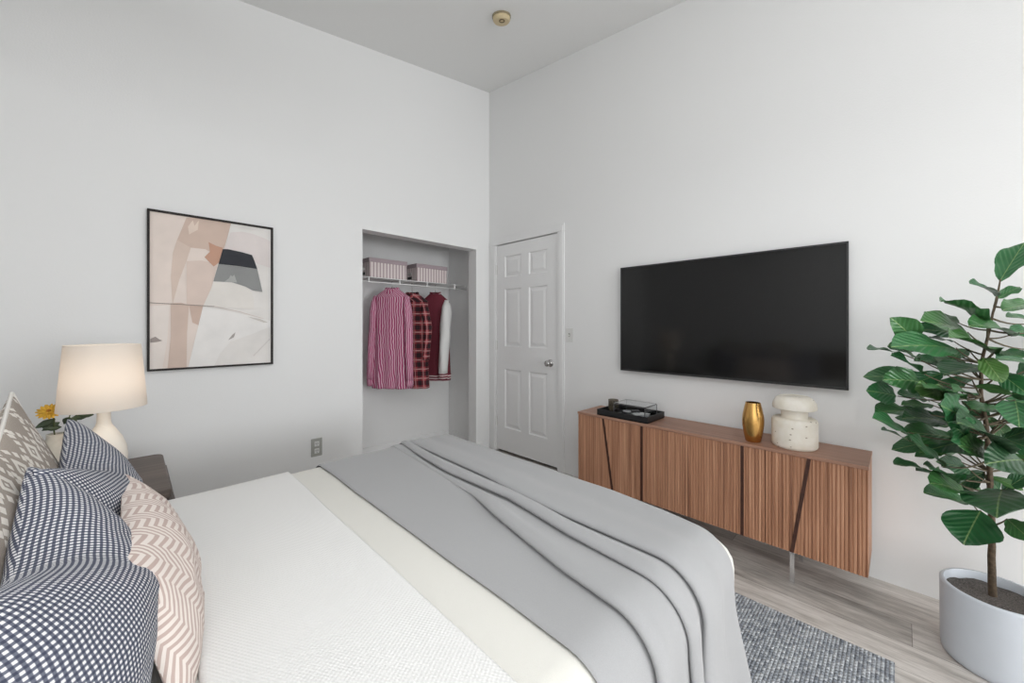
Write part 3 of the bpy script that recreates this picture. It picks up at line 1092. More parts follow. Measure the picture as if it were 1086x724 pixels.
def slab_round(x0, x1, y0, y1, r_front, r_back, z0, z1, bev=.004):
    def ring(z, i):
        out = []
        for cx, cy, a0, r in ((x1, y1, 0, r_back), (x0, y1, 90, r_back), (x0, y0, 180, r_front), (x1, y0, 270, r_front)):
            sx = -1 if cx == x1 else 1
            sy = -1 if cy == y1 else 1
            rr = max(r - i, .001)
            ccx, ccy = cx + sx * (i + rr), cy + sy * (i + rr)
            for k in range(7):
                a = R(a0 + 15 * k)
                out.append((ccx + rr * math.cos(a), ccy + rr * math.sin(a), z))
        return out
    mb = MB()
    loft(mb, [ring(z0, bev), ring(z0 + bev, 0), ring(z1 - bev, 0), ring(z1, bev)])
    return mb


auto_smooth(slab_round(nx0, nx1, ny0, ny1, .012, .035, nzt - .035, nzt).build('top', M['brown_wood'], ns), 40)
auto_smooth(slab_round(nx0 + .004, nx1 - .004, ny0 + .004, ny1 - .004, .012, .035, .14, nzt - .036).build('body', M['brown_wood'], ns), 40)
mb = MB(); mb.box(nx1 - .006, nx1 + .012, ny0 + .03, ny1 - .04, .36, .57, .003); d = mb.build('drawer', M['brown_wood'], ns)
mb = MB(); mb.lathe((0, 0, 0), [(.008, 0), (.008, .012), (.014, .016), (.012, .024), (.0001, .025)], 16)
mb.v = [(nx1 + .012 + p[2], (ny0 + ny1) / 2 + p[0], .465 + p[1]) for p in mb.v]; mb.build('knob', M['steel'], d, smooth=True)
for lx in (nx0 + .05, nx1 - .05):
    for ly in (ny0 + .05, ny1 - .05):
        mb = MB(); mb.lathe((lx, ly, 0), [(.012, 0), (.020, .142)], 14); mb.build('leg', M['brown_wood'], ns, smooth=False)

# ================================================================== TABLE LAMP
LX, LY = -.073, 2.19
lp = thing('table_lamp', 'lit table lamp with white drum shade and cream ceramic base on the nightstand', 'lamp', (LX, LY, nzt))
mb = MB()
mb.lathe((LX, LY, nzt), [(.0001, .001), (.040, .001), (.044, .006), (.058, .040), (.066, .080), (.068, .110), (.064, .145), (.053, .180), (.036, .212), (.024, .232), (.020, .245), (.019, .285), (.021, .290), (.0001, .290)], 48)
auto_smooth(mb.build('lamp_base', M['ceramic'], lp), 50)
mb = MB(); mb.lathe((LX, LY, nzt + .288), [(.010, 0), (.010, .045), (.014, .047), (.014, .085), (.0001, .085)], 20); mb.build('socket', M['steel'], lp)
mb = MB(); mb.lathe((LX, LY, nzt + .372), [(.010, 0), (.018, .012), (.030, .045), (.028, .062), (.016, .078), (.0001, .082)], 24); mb.build('bulb', M['bulb'], lp, smooth=True)
mb = MB()
zb_, zt_ = .300, .547
mb.lathe((LX, LY, nzt), [(.122, zb_), (.1245, zb_ + .001), (.106, zt_), (.1035, zt_ - .001), (.1215, zb_ + .002)], 64)
mb.f = [f for f in mb.f if len(f) == 4]
sh = auto_smooth(mb.build('lamp_shade', M['shade'], lp), 50)
sh['label'] = 'glowing white fabric drum shade'
mb = MB()
for a in (0, 120, 240):
    mb.tube([(LX + .010 * math.cos(R(a)), LY + .010 * math.sin(R(a)), nzt + .335), (LX + .119 * math.cos(R(a)), LY + .119 * math.sin(R(a)), nzt + .312)], .0015, 6)
mb.build('shade_spider', M['steel'], lp)
# small vase with a yellow flower
VX, VY = -.205, 2.32
vz = thing('flower_vase', 'small pale vase on the nightstand left of the lamp', 'vase', (VX, VY, nzt))
mb = MB(); mb.lathe((VX, VY, nzt), [(.0001, .001), (.034, .001), (.048, .03), (.055, .08), (.050, .13), (.036, .165), (.026, .185), (.026, .200), (.022, .200), (.022, .185), (.030, .165), (.0001, .15)], 36)
mb.build('vase_body', M['vase_grey'], vz, smooth=True)
fl = thing('flower', 'single yellow flower with leafy green stems standing in the pale vase', 'flower', (VX, VY, nzt + .17))
mb = MB()
mb.tube([(VX, VY, nzt + .155), (VX - .005, VY - .01, nzt + .22), (VX - .002, VY - .03, nzt + .262), (VX - .012, VY - .055, nzt + .292)], .0026, 6)
mb.tube([(VX + .004, VY, nzt + .155), (VX + .035, VY - .01, nzt + .225), (VX + .066, VY - .01, nzt + .275)], .002, 6)
mb.tube([(VX + .004, VY, nzt + .155), (VX + .028, VY - .02, nzt + .22), (VX + .040, VY - .02, nzt + .285)], .002, 6)
mb.build('stem', M['stem'], fl, smooth=True)
mb = MB()
random.seed(3)
for bx, by, bz, dx, dy, dz, ln in ((.010, -.012, .245, -.6, .0, -.35, .05), (.020, -.012, .235, .25, -.3, .4, .045), (.040, -.012, .255, 1, 0, .1, .05), (.056, -.012, .268, .9, -.3, -.15, .05),
                                   (.04, -.02, .28, -.7, 0, .35, .045), (.04, -.02, .275, .7, 0, .5, .045), (.062, -.01, .272, .4, 0, .7, .045), (.015, -.01, .225, -.8, -.2, .1, .05), (.05, -.015, .262, -.2, -.4, -.5, .04), (.0, -.03, .262, -.9, .1, -.5, .055)):
    b0 = Vector((VX + bx, VY + by, nzt + bz)); d = Vector((dx, dy, dz)).normalized()
    s = d.cross(Vector((.2, -1, .3))).normalized(); nn = d.cross(s)
    vs = []
    for t, wv in ((0, .001), (.25, .010), (.5, .013), (.75, .009), (1, .0008)):
        for k in (-1, 0, 1):
            vs.append(b0 + d * ln * t + s * wv * k + nn * (.003 * abs(k) - .008 * t * t))
    mb.add(vs, grid_faces(3, 5))
mb.build('leaves', M['small_leaf'], fl, smooth=True, solid=.0006)
mb = MB()
fc = Vector((VX - .012, VY - .058, nzt + .296)); fn = Vector((-.05, -.75, .66)).normalized()
fa = fn.cross(Vector((0, 0, 1))).normalized(); fb = fn.cross(fa)
for ringi, (npet, ln, lift) in enumerate(((15, .034, .10), (13, .027, .35), (9, .018, .8))):
    for k in range(npet):
        a = 2 * PI * (k + .5 * ringi) / npet + random.uniform(-.1, .1)
        d = fa * math.cos(a) + fb * math.sin(a)
        s = fn.cross(d)
        vs = []
        for t, wv in ((0.1, .0015), (.4, .0045), (.75, .0055), (1, .0015)):
            for q in (-1, 0, 1):
                vs.append(fc + d * ln * t + s * wv * q + fn * (ln * lift * t - .002 * abs(q) + ringi * .002))
        mb.add(vs, grid_faces(3, 4))
h = mb.build('flower_head', M['petal'], fl, smooth=True, solid=.0005)
mb = MB(); mb.tube([fc, fc + fn * .010], [.009, .006], 12); mb.build('flower_center', M['flower_eye'], h, smooth=True)

# ================================================================== FRAMED PICTURE
ax0, ax1, az0, az1 = .066, .672, .988, 1.889
pic = thing('framed_picture', 'framed abstract print of blush, white and charcoal shapes on the left wall', 'picture', ((ax0 + ax1) / 2, WL, az0))
mb = MB()
fw, fy0, fy1 = .011, WL - .032, WL - .0005
mb.box(ax0, ax1, fy0, fy1, az1 - fw, az1, .001); mb.box(ax0, ax1, fy0, fy1, az0, az0 + fw, .001)
mb.box(ax0, ax0 + fw, fy0, fy1, az0 + fw, az1 - fw, .001); mb.box(ax1 - fw, ax1, fy0, fy1, az0 + fw, az1 - fw, .001)
mb.build('frame', M['frame_wood'], pic)
ART = [
    ('ground', (227, 223, 219), [(ax0 + .005, az0 + .005), (ax1 - .005, az0 + .005), (ax1 - .005, az1 - .005), (ax0 + .005, az1 - .005)]),
    ('blush', (228, 214, 205), [(.077, 1.879), (.234, 1.879), (.446, 1.879), (.362, 1.525), (.241, .998), (.077, .998)]),
    ('pale', (231, 221, 214), [(.077, 1.35), (.16, 1.36), (.15, 1.16), (.13, 1.0), (.077, .998)]),
    ('tan', (207, 184, 170), [(.234, 1.873), (.28, 1.879), (.446, 1.879), (.43, 1.80), (.408, 1.705), (.362, 1.674), (.32, 1.70), (.253, 1.70), (.21, 1.72), (.192, 1.735), (.215, 1.81)]),
    ('tan2', (214, 194, 181), [(.192, 1.735), (.253, 1.70), (.234, 1.62), (.20, 1.50), (.172, 1.36), (.165, 1.52), (.174, 1.66)]),
    ('band', (208, 186, 173), [(.165, 1.37), (.21, 1.375), (.245, 1.36), (.236, 1.2), (.234, .999), (.151, .999), (.165, 1.18)]),
    ('over', (219, 200, 189), [(.234, 1.618), (.30, 1.63), (.378, 1.62), (.350, 1.48), (.318, 1.357), (.234, 1.362)]),
    ('tan3', (203, 178, 164), [(.245, 1.36), (.318, 1.357), (.295, 1.24), (.26, 1.26)]),
    ('rust', (193, 150, 128), [(.335, 1.745), (.37, 1.728), (.402, 1.721), (.408, 1.689), (.395, 1.66), (.388, 1.630), (.36, 1.60), (.348, 1.614), (.316, 1.652), (.342, 1.688)]),
    ('feather', (224, 206, 192), [(.24, 1.82), (.262, 1.862), (.270, 1.83), (.29, 1.868), (.285, 1.81), (.262, 1.79), (.245, 1.775)]),
    ('mauve', (221, 212, 209), [(.443, 1.821), (.50, 1.836), (.558, 1.832), (.62, 1.815), (.658, 1.80), (.658, 1.623), (.572, 1.649), (.558, 1.70), (.48, 1.712), (.408, 1.705)]),
    ('streak', (233, 230, 227), [(.241, .999), (.309, 1.357), (.46, 1.325), (.618, 1.287), (.656, 1.275), (.656, 1.235), (.56, 1.19), (.443, 1.141), (.39, 1.07), (.362, .999)]),
    ('moon', (226, 221, 215), [(.362, 1.508), (.41, 1.512), (.457, 1.507), (.50, 1.499), (.535, 1.48), (.555, 1.45), (.567, 1.41), (.565, 1.348), (.43, 1.352), (.309, 1.357)]),
    ('grey', (140, 141, 140), [(.383, 1.618), (.584, 1.609), (.598, 1.54), (.613, 1.461), (.56, 1.468), (.52, 1.490), (.45, 1.512), (.358, 1.510)]),
    ('charcoal', (46, 48, 54), [(.404, 1.712), (.43, 1.715), (.50, 1.706), (.555, 1.695), (.57, 1.655), (.584, 1.609), (.48, 1.616), (.383, 1.618)]),
    ('glint', (172, 172, 170), [(.412, 1.512), (.435, 1.535), (.443, 1.555), (.452, 1.548), (.462, 1.560), (.476, 1.512)]),
    ('blot', (158, 146, 141), [(.079, 1.168), (.1, 1.180), (.115, 1.166), (.13, 1.157), (.105, 1.150), (.08, 1.148)]),
    ('fleck', (170, 164, 158), [(.430, 1.152), (.452, 1.185), (.468, 1.20), (.460, 1.17), (.445, 1.160)]),
    ('fleck2', (205, 199, 193), [(.53, 1.300), (.60, 1.285), (.645, 1.262), (.62, 1.262), (.56, 1.286)]),
    ('thread', (128, 112, 106), [(.077, 1.370), (.2, 1.366), (.362, 1.360), (.362, 1.3575), (.2, 1.363), (.077, 1.367)]),
    ('thread2', (206, 190, 182), [(.362, 1.360), (.49, 1.33), (.618, 1.289), (.618, 1.2865), (.49, 1.327), (.362, 1.3575)]),
    ('line', (214, 209, 205), [(.56, 1.05), (.655, 1.16), (.655, 1.15), (.565, 1.045)]),
]
mb = MB(); mats = []
for k, (nm, rgb, poly) in enumerate(ART):
    yy = WL - .016 - .0004 * k
    mb.add([(px_, yy, pz_) for px_, pz_ in poly], [list(range(len(poly)))], None, k)
    mats.append(art_paint('paint_' + nm, rgb, .055 if nm not in ('thread', 'thread2') else 0.0))
mb.add([(ax0 + .004, WL - .0005, az0 + .004), (ax1 - .004, WL - .0005, az0 + .004), (ax1 - .004, WL - .0005, az1 - .004), (ax0 + .004, WL - .0005, az1 - .004)], [[0, 1, 2, 3]], None, 0)
mb.build('print', None, pic, mats=mats)

# ================================================================== CLOSET: wire shelf, boxes, clothes
shf = thing('wire_shelf', 'white wire closet shelf with hanging rail across the closet', 'shelf', (1.86, 3.42, 1.63))
mb = MB(); mb.tube([(1.181, 3.27, 1.668), (2.549, 3.27, 1.668)], .0045, 8); mb.build('front_rail', M['white_wire'], shf, smooth=True)
mb = MB(); mb.tube([(1.181, 3.268, 1.628), (2.549, 3.268, 1.628)], .006, 10); mb.build('hanging_rail', M['white_wire'], shf, smooth=True)
mb = MB()
for k in range(54):
    xx = 1.19 + k * .0255
    mb.tube([(xx, 3.27, 1.672), (xx, CB - .003, 1.672)], .002, 5)
for yy in (3.37, 3.47, 3.572):
    mb.tube([(1.181, yy, 1.668), (2.549, yy, 1.668)], .003, 6)
mb.build('deck_wires', M['white_wire'], shf)
for xx in (1.48, 1.775, 2.07, 2.40):
    mb = MB(); mb.box(xx - .006, xx + .006, 3.262, 3.274, 1.622, 1.673, .002); mb.build('rail_clip', M['white_wire'], shf)
for xx in (1.205, 2.535):
    mb = MB(); mb.box(xx - .012, xx + .012, 3.255, 3.30, 1.640, 1.674, .002); mb.build('end_bracket', M['white_wire'], shf)


def storage_box(x0, x1, label):
    y0, y1, z0, z1 = 3.285, 3.545, 1.6745, 1.845
    t = thing('storage_box', label, 'storage box', ((x0 + x1) / 2, (y0 + y1) / 2, z0), 'striped boxes on the closet shelf')
    vs, fs, uv = [], [], []
    for (a, b_) in (((x0, y0), (x1, y0)), ((x1, y0), (x1, y1)), ((x1, y1), (x0, y1)), ((x0, y1), (x0, y0))):
        n = len(vs); L_ = math.dist(a, b_)
        vs += [(*a, z0), (*b_, z0), (*b_, z1 - .02), (*a, z1 - .02)]
        uv += [(0, 0), (L_, 0), (L_, .17), (0, .17)]
        fs.append([n, n + 1, n + 2, n + 3])
    n = len(vs); vs += [(x0, y0, z0), (x1, y0, z0), (x1, y1, z0), (x0, y1, z0)]; uv += [(0, 0)] * 4; fs.append([n + 3, n + 2, n + 1, n])
    mesh('box_body', vs, fs, M['box_stripe'], t, uvs=uv)
    mb = MB(); mb.box(x0 - .006, x1 + .006, y0 - .006, y1 + .006, z1 - .038, z1, .003); mb.build('lid', M['box_lid'], t)
    mb = MB(); mb.box(x0 - .004, x0 + .001, 3.38, 3.45, z0 + .065, z0 + .09, .0015); mb.build('handle', M['steel'], t)
    mb = MB(); mb.box(x0 - .003, x0 + .001, 3.375, 3.455, z0 + .025, z0 + .05, .001); mb.build('label_holder', M['slot'], t)


storage_box(1.495, 1.855, 'striped mauve and white lidded box at the left end of the closet shelf')
storage_box(1.965, 2.312, 'striped mauve and white lidded box farther right on the closet shelf')


def hanger(c, a, hook_top, label, w):
    x, y, z = c
    t = thing('clothes_hanger', label, 'hanger', (x, y, z), 'hangers on the closet rail')
    mb = MB()
    pts = [(x, y, z + .0)] + [(x, y, hook_top - .022)]
    hk = []
    for k in range(0, 9):
        an = R(-90 + 28 * k)
        hk.append((x, y + .0 + .0105 * math.cos(an) - .0, hook_top - .0 + .0105 * math.sin(an) - .002))
    mb.tube([(x, y, z), (x, y + .002, hook_top - .022)] + hk, .0022, 6)
    mb.build('hook', M['steel'], t, smooth=True)
    mb = MB()
    for s in (-1, 1):
        mb.tube([(x, y, z), (x + a[0] * w * .5 * s, y + a[1] * w * .5 * s, z - .02), (x + a[0] * w * s, y + a[1] * w * s, z - .062)], .005, 8)
    mb.build('shoulder_bar', M['brown_wood'], t, smooth=True)


def garment(name, c, ang, wsh, whem, ztop, zhem, dp, mat, sl_mat, label, cat, sl_len, cuff=None, collar=None, seed=0, sl_r=(.055, .042), hem_rib=None, neck=.055, sl_in=0.0, sl_f=0.0):
    """hanging top: shoulders along the direction a, chest towards f"""
    a = Vector((math.cos(R(ang)), math.sin(R(ang)), 0)); f = Vector((a.y, -a.x, 0))
    if f.x > 0:
        f = -f
    cx, cy = c
    t = thing(name, label, cat, (cx, cy, ztop), 'clothes on the closet rail')
    zs = ztop - .085                                    # shoulder tips
    n = 56

    def ring(z, hw, hd, drop, amp):
        out, uv = [], []
        per = 0
        prev = None
        for k in range(n + 1):
            th = 2 * PI * k / n
            cs, sn = math.cos(th), math.sin(th)
            e = .75
            px = hw * math.copysign(abs(cs) ** e, cs)
            py = hd * math.copysign(abs(sn) ** e, sn)
            wr = amp * (math.sin(px * 62 + seed) + .6 * math.sin(px * 105 + seed * 2 + z * 4)) * sn
            p = a * px + f * (py + wr)
            if prev is not None:
                per += (p - prev).length
            prev = p
            uv.append((per, z - drop * 0))
            if k < n:
                out.append(Vector((cx, cy, z - drop * (px / max(hw, .01)) ** 2)) + p)
        return out, uv[:n]
    rings, uvs = [], []
    levels = []
    for t_ in (0, .02, .1, .2, .32, .45, .6, .75, .88, 1.0):
        z = zhem + (zs - zhem) * t_
        w_ = whem + (wsh - whem) * t_
        levels.append((z, w_ * (1 - .05 * math.sin(t_ * PI)), dp * (1.0 - .25 * t_), 0.0, .010 * (1 - t_) ** .7 + .001))
    for t_ in (.3, .6, .85, 1.0):
        z = zs + (ztop - .01 - zs) * t_
        levels.append((z, wsh + (neck - wsh) * t_, dp * (.75 - .18 * t_), 0, .001))
    for lv in levels:
        r_, u_ = ring(*lv)
        rings += r_; uvs += u_
    fs = grid_faces(n, len(levels), True)
    mesh('body', rings, fs, mat, t, smooth=True, uvs=uvs, solid=.003)
    if hem_rib:
        r2, u2 = [], []
        for z, k_ in ((zhem - .055, .97), (zhem - .05, 1.0), (zhem - .0, 1.03), (zhem + .012, 1.0)):
            rr, uu = ring(z, whem * k_, dp * k_, 0, .010)
            r2 += rr; u2 += uu
        mesh('hem_band', r2, grid_faces(n, 4, True), hem_rib, t, smooth=True, uvs=u2, solid=.004)
    # sleeves
    for s in (-1, 1):
        v, uv = [], []
        m_ = 20
        top = Vector((cx, cy, zs + .012)) + a * (s * (wsh - .035))
        ks = 12
        for j in range(ks + 1):
            q = j / ks
            off = f * (sl_f * min(1, q * 3)) + a * (s * (.012 - sl_in * q + .040 * min(1, q * 2) + .006 * math.sin(q * 7 + seed))) + f * (.02 + .03 * q * (1 if s > 0 else .6) + .006 * math.sin(q * 9 + seed))
            ctr = top + off - Vector((0, 0, sl_len * q))
            rr = sl_r[0] + (sl_r[1] - sl_r[0]) * q
            rr *= (.32, .74, .94)[j] if j < 3 else 1
            for k in range(m_):
                th = 2 * PI * k / m_
                w_ = 1 + .07 * math.sin(th * 3 + q * 12 + seed)
                v.append(ctr + a * (rr * .62 * math.cos(th) * w_) + f * (rr * math.sin(th) * w_))
                uv.append((rr * th, ctr.z))
        fs = grid_faces(m_, ks + 1, True)
        fs.append([k for k in range(m_)])
        sl = mesh('sleeve', v, fs, sl_mat, t, smooth=True, uvs=uv, solid=.003)
        e = top + off - Vector((0, 0, sl_len))
        if cuff:
            cv, cu = [], []
            for z_, kk in ((.01, .90), (0, .95), (-.03, .95), (-.055, .88)):
                for k in range(m_):
                    th = 2 * PI * k / m_
                    cv.append(e + Vector((0, 0, z_)) + a * (sl_r[1] * .64 * kk * math.cos(th)) + f * (sl_r[1] * kk * math.sin(th)))
                    cu.append((sl_r[1] * th, z_))
            mesh('cuff', cv, grid_faces(m_, 4, True), cuff, sl, smooth=True, uvs=cu, solid=.004)
    if collar:
        cv, cu = [], []
        m_ = 28
        for z_, kk in ((-.026, 1.10), (.0, 1.06), (.014, 1.0), (.010, 1.12), (-.024, 1.24)) if collar is not M['rib'] else ((-.03, 1.12), (-.01, 1.05), (.016, .98), (.022, .94)):
            for k in range(m_):
                th = 2 * PI * k / m_
                dip = .022 * max(0, math.sin(th)) ** 2
                cv.append(Vector((cx, cy, ztop - .008 + z_ - dip)) + a * (neck * kk * math.cos(th)) + f * (dp * .58 * kk * math.sin(th)))
                cu.append((neck * th, z_))
        mesh('collar', cv, grid_faces(m_, 5 if collar is not M['rib'] else 4, True), collar, t, smooth=True, uvs=cu, solid=.003)
    return a


A1 = garment('shirt', (1.700, 3.268), -52, .165, .185, 1.585, .675, .075, M['pinstripe'], M['pinstripe'], 'pink and white pinstriped long shirt hanging leftmost in the closet', 'shirt', .76, cuff=M['pinstripe'], collar=M['pinstripe'], seed=1)
hanger((1.700, 3.268, 1.578), A1, 1.637, 'hanger whose hook shows above the pink pinstriped shirt', .14)
A2 = garment('shirt', (1.905, 3.268), -56, .155, .165, 1.555, .655, .072, M['plaid'], M['plaid'], 'red and black plaid shirt hanging between the pink shirt and the jacket', 'shirt', .50, cuff=M['plaid'], collar=M['plaid'], seed=4)
hanger((1.905, 3.268, 1.548), A2, 1.637, 'hanger whose hook shows above the red plaid shirt', .13)
A3 = garment('varsity_jacket', (2.165, 3.268), -50, .140, .150, 1.565, .755, .072, M['maroon'], M['white_cloth'], 'maroon varsity jacket with white sleeves hanging rightmost in the closet', 'jacket', .71, cuff=M['rib'], collar=M['rib'], seed=7, hem_rib=M['rib'], sl_r=(.080, .062), sl_in=.055, sl_f=.055)
hanger((2.165, 3.268, 1.555), A3, 1.637, 'hanger whose hook shows above the maroon jacket', .12)

# ================================================================== TELEVISION
tv = thing('television', 'large black flat television mounted on the right wall above the sideboard', 'television', (WR, .81, .917))
ty0, ty1, tz0, tz1 = .179, 1.440, .9165, 1.6645
mb = MB(); mb.box(2.556, 2.588, ty0 + .004, ty1 - .004, tz0 + .004, tz1 - .004, .004); mb.build('back_shell', M['bezel'], tv)
mb = MB()
bw = .009
mb.box(2.547, 2.560, ty0, ty1, tz0, tz0 + bw * 1.4, .0015); mb.box(2.547, 2.560, ty0, ty1, tz1 - bw, tz1, .0015)
mb.box(2.547, 2.560, ty0, ty0 + bw, tz0, tz1, .0015); mb.box(2.547, 2.560, ty1 - bw, ty1, tz0, tz1, .0015)
mb.build('bezel', M['bezel'], tv)
mb = MB(); mb.box(2.5505, 2.557, ty0 + bw - .002, ty1 - bw + .002, tz0 + bw, tz1 - bw + .002); mb.build('screen', M['screen'], tv)
mb = MB(); mb.box(2.586, WR - .0003, .60, 1.02, 1.12, 1.46, .003); mb.build('wall_bracket', M['black_metal'], tv)

# ================================================================== SIDEBOARD
SX0, SX1, SY0, SY1, SZ0, SZ1 = 2.262, 2.560, .095, 1.613, .148, .632
sb = thing('sideboard', 'long walnut sideboard with fluted doors on slim metal legs under the television', 'sideboard', (2.41, .854, 0))
mb = MB(); mb.box(SX0 - .002, SX1, SY0 - .002, SY1 + .002, SZ1 - .016, SZ1, .0015); mb.build('top', M['walnut_h'], sb)
mb = MB(); mb.box(SX0 + .022, SX1, SY0, SY1, SZ0, SZ1 - .0165, .001); mb.build('carcass', M['walnut_v'], sb)
sl_top, sl_bot = (.300, 1.409), (.366, 1.338)
seams = [SY0, .475, .854, 1.232, SY1]


def flute_profile(y):
    """depth of the fluted front at y: flat-topped ribs of uneven width"""
    k = y / .0145
    fr = k - math.floor(k)
    return .0045 * (1 - math.exp(-((min(fr, 1 - fr)) / .12) ** 2))


zt0, zt1 = SZ0 + .001, SZ1 - .018
for i in range(4):
    y0, y1 = seams[i] + .0015, seams[i + 1] - .0015
    ny = int((y1 - y0) / .0018)
    vs = []
    ys = [y0 + (y1 - y0) * k / ny for k in range(ny + 1)]
    xb = SX0 + .022
    for zz in (zt0, zt1):
        vs += [(xb, y, zz) for y in ys]
    for zz in (zt0, zt1):
        vs += [(SX0 + .007 - flute_profile(y), y, zz) for y in ys]
    n = ny + 1
    fs = [[k, k + 1, n + k + 1, n + k] for k in range(ny)]
    fs += [[2 * n + k, 3 * n + k, 3 * n + k + 1, 2 * n + k + 1] for k in range(ny)]
    fs += [[k, 2 * n + k, 2 * n + k + 1, k + 1] for k in range(ny)] + [[n + k, n + k + 1, 3 * n + k + 1, 3 * n + k] for k in range(ny)]
    fs += [[0, n, 3 * n, 2 * n], [ny, 2 * n + ny, 3 * n + ny, n + ny]]
    dr = mesh('door', vs, fs, M['walnut_v'], sb)
    # dark inlaid grip: slanting on the outer doors, upright on the inner ones
    if i in (0, 3):
        q = 0 if i == 0 else 1
        (a0, a1), w_ = (sl_bot[q], sl_top[q]), .0075
    else:
        a0 = a1 = .578 if i == 1 else 1.133
        w_ = .0075
    vs = []
    for xx in (SX0 + .0005, SX0 + .010):
        vs += [(xx, a0 - w_, zt0), (xx, a0 + w_, zt0), (xx, a1 + w_, zt1), (xx, a1 - w_, zt1)]
    mesh('inlaid_grip', vs, [[0, 1, 2, 3], [4, 7, 6, 5], [0, 4, 5, 1], [1, 5, 6, 2], [2, 6, 7, 3], [3, 7, 4, 0]], M['wenge'], dr)
for ly in (.366, 1.342):
    for lx in (SX0 + .014, SX1 - .05):
        mb = MB(); mb.box(lx - .009, lx + .009, ly - .009, ly + .009, 0.0003, SZ0 + .001, .001)
        mb.build('leg', M['chrome'], sb)

# black tray with glass pieces
SD = SZ1
tr = thing('tray', 'black rectangular tray on the far end of the sideboard', 'tray', (2.41, 1.28, SD))
tx0, tx1, ty_0, ty_1 = 2.272, 2.520, 1.100, 1.462
mb = MB(); mb.box(tx0, tx1, ty_0, ty_1, SD + .0004, SD + .008, .001)
for a in ((tx0, tx0 + .008, ty_0, ty_1), (tx1 - .008, tx1, ty_0, ty_1), (tx0 + .008, tx1 - .008, ty_0, ty_0 + .008), (tx0 + .008, tx1 - .008, ty_1 - .008, ty_1)):
    mb.box(*a, SD + .0004, SD + .040, .0015)
mb.build('tray_body', M['black_metal'], tr)
cz_ = SD + .0085
gl = thing('candle_glass', 'small smoked glass candle cup on the black tray', 'candle', (2.395, 1.408, cz_))
mb = MB(); mb.lathe((2.395, 1.408, cz_), [(.0001, .001), (.030, .001), (.034, .006), (.035, .086), (.032, .086), (.031, .010), (.0001, .008)], 32); auto_smooth(mb.build('glass_cup', M['smoke'], gl), 40)
mb = MB(); mb.lathe((2.395, 1.408, cz_), [(.0001, .0085), (.0295, .0085), (.0295, .040), (.0001, .041)], 28); auto_smooth(mb.build('wax', M['wax'], gl), 40)
bx = thing('acrylic_box', 'clear lidded box with silvery things inside on the black tray', 'box', (2.39, 1.245, cz_))
bx0, bx1, by0, by1, bzh = 2.312, 2.480, 1.135, 1.355, .078
mb = MB(); t_ = .004
for a in ((bx0, bx1, by0, by0 + t_, 0, bzh), (bx0, bx1, by1 - t_, by1, 0, bzh), (bx0, bx0 + t_, by0 + t_, by1 - t_, 0, bzh), (bx1 - t_, bx1, by0 + t_, by1 - t_, 0, bzh)):
    mb.box(a[0], a[1], a[2], a[3], cz_ + a[4] + .0003, cz_ + a[5], .0008, 1)
mb.build('walls', M['acrylic'], bx)
mb = MB(); mb.box(bx0 - .002, bx1 + .002, by0 - .002, by1 + .002, cz_ + bzh + .0003, cz_ + bzh + .006, .001); mb.build('lid', M['acrylic'], bx)
mb = MB()
ed = .0022
for xx in (bx0, bx1):
    for yy in (by0, by1):
        mb.tube([(xx, yy, cz_ + .003), (xx, yy, cz_ + bzh)], ed, 6)
for zz in (cz_ + bzh,):
    mb.tube([(bx0, by0, zz), (bx1, by0, zz)], ed, 6); mb.tube([(bx0, by1, zz), (bx1, by1, zz)], ed, 6)
    mb.tube([(bx0, by0, zz), (bx0, by1, zz)], ed, 6); mb.tube([(bx1, by0, zz), (bx1, by1, zz)], ed, 6)
mb.build('edge_strips', plain('grey_edge', lin(120, 120, 122), .3, .5), bx)
random.seed(11)
for k, (nm, cx, cy, sx, sy, hz, an, mt) in enumerate((('silver_book', 2.40, 1.19, .10, .07, .018, 18, 'silver'), ('white_card', 2.37, 1.20, .09, .06, .006, -30, 'card_white'), ('silver_dish', 2.40, 1.30, .07, .06, .02, 10, 'silver'), ('black_case', 2.40, 1.245, .05, .05, .035, 40, 'black_metal'))):
    z0 = cz_ + .0006 + (.019 if nm == 'white_card' else 0)
    mb = MB()
    if nm == 'silver_dish':
        mb.lathe((cx, cy, z0), [(.0001, 0), (.018, 0), (.030, .016), (.033, .022), (.030, .022), (.016, .005), (.0001, .004)], 24)
    else:
        mb.box(-sx / 2, sx / 2, -sy / 2, sy / 2, 0, hz, .002)
        ca, sa = math.cos(R(an)), math.sin(R(an))
        mb.v = [(cx + p[0] * ca - p[1] * sa, cy + p[0] * sa + p[1] * ca, z0 + p[2]) for p in mb.v]
    lab = {'silver_book': 'silvery flat case lying inside the clear box', 'white_card': 'white card lying on the silvery case inside the clear box', 'silver_dish': 'small silvery dish inside the clear box', 'black_case': 'small black case inside the clear box'}[nm]
    tag(mb.build({'silver_book': 'flat_case', 'white_card': 'card', 'silver_dish': 'dish', 'black_case': 'small_case'}[nm], M[mt], None, (cx, cy, z0), smooth=nm == 'silver_dish'), lab, 'trinket')

# gold vase
GX, GY = 2.335, .545
mb = MB(); mb.lathe((GX, GY, SD + .0004), [(.0001, 0), (.032, 0), (.036, .004), (.044, .045), (.0495, .085), (.0505, .110), (.048, .140), (.041, .175), (.0355, .198), (.0345, .204), (.032, .204), (.033, .196), (.044, .13), (.045, .09), (.030, .012), (.0001, .010)], 56)
tag(auto_smooth(mb.build('gold_vase', M['gold'], None, (GX, GY, SD)), 50), 'brushed gold metal vase on the sideboard beside the stone jar', 'vase')

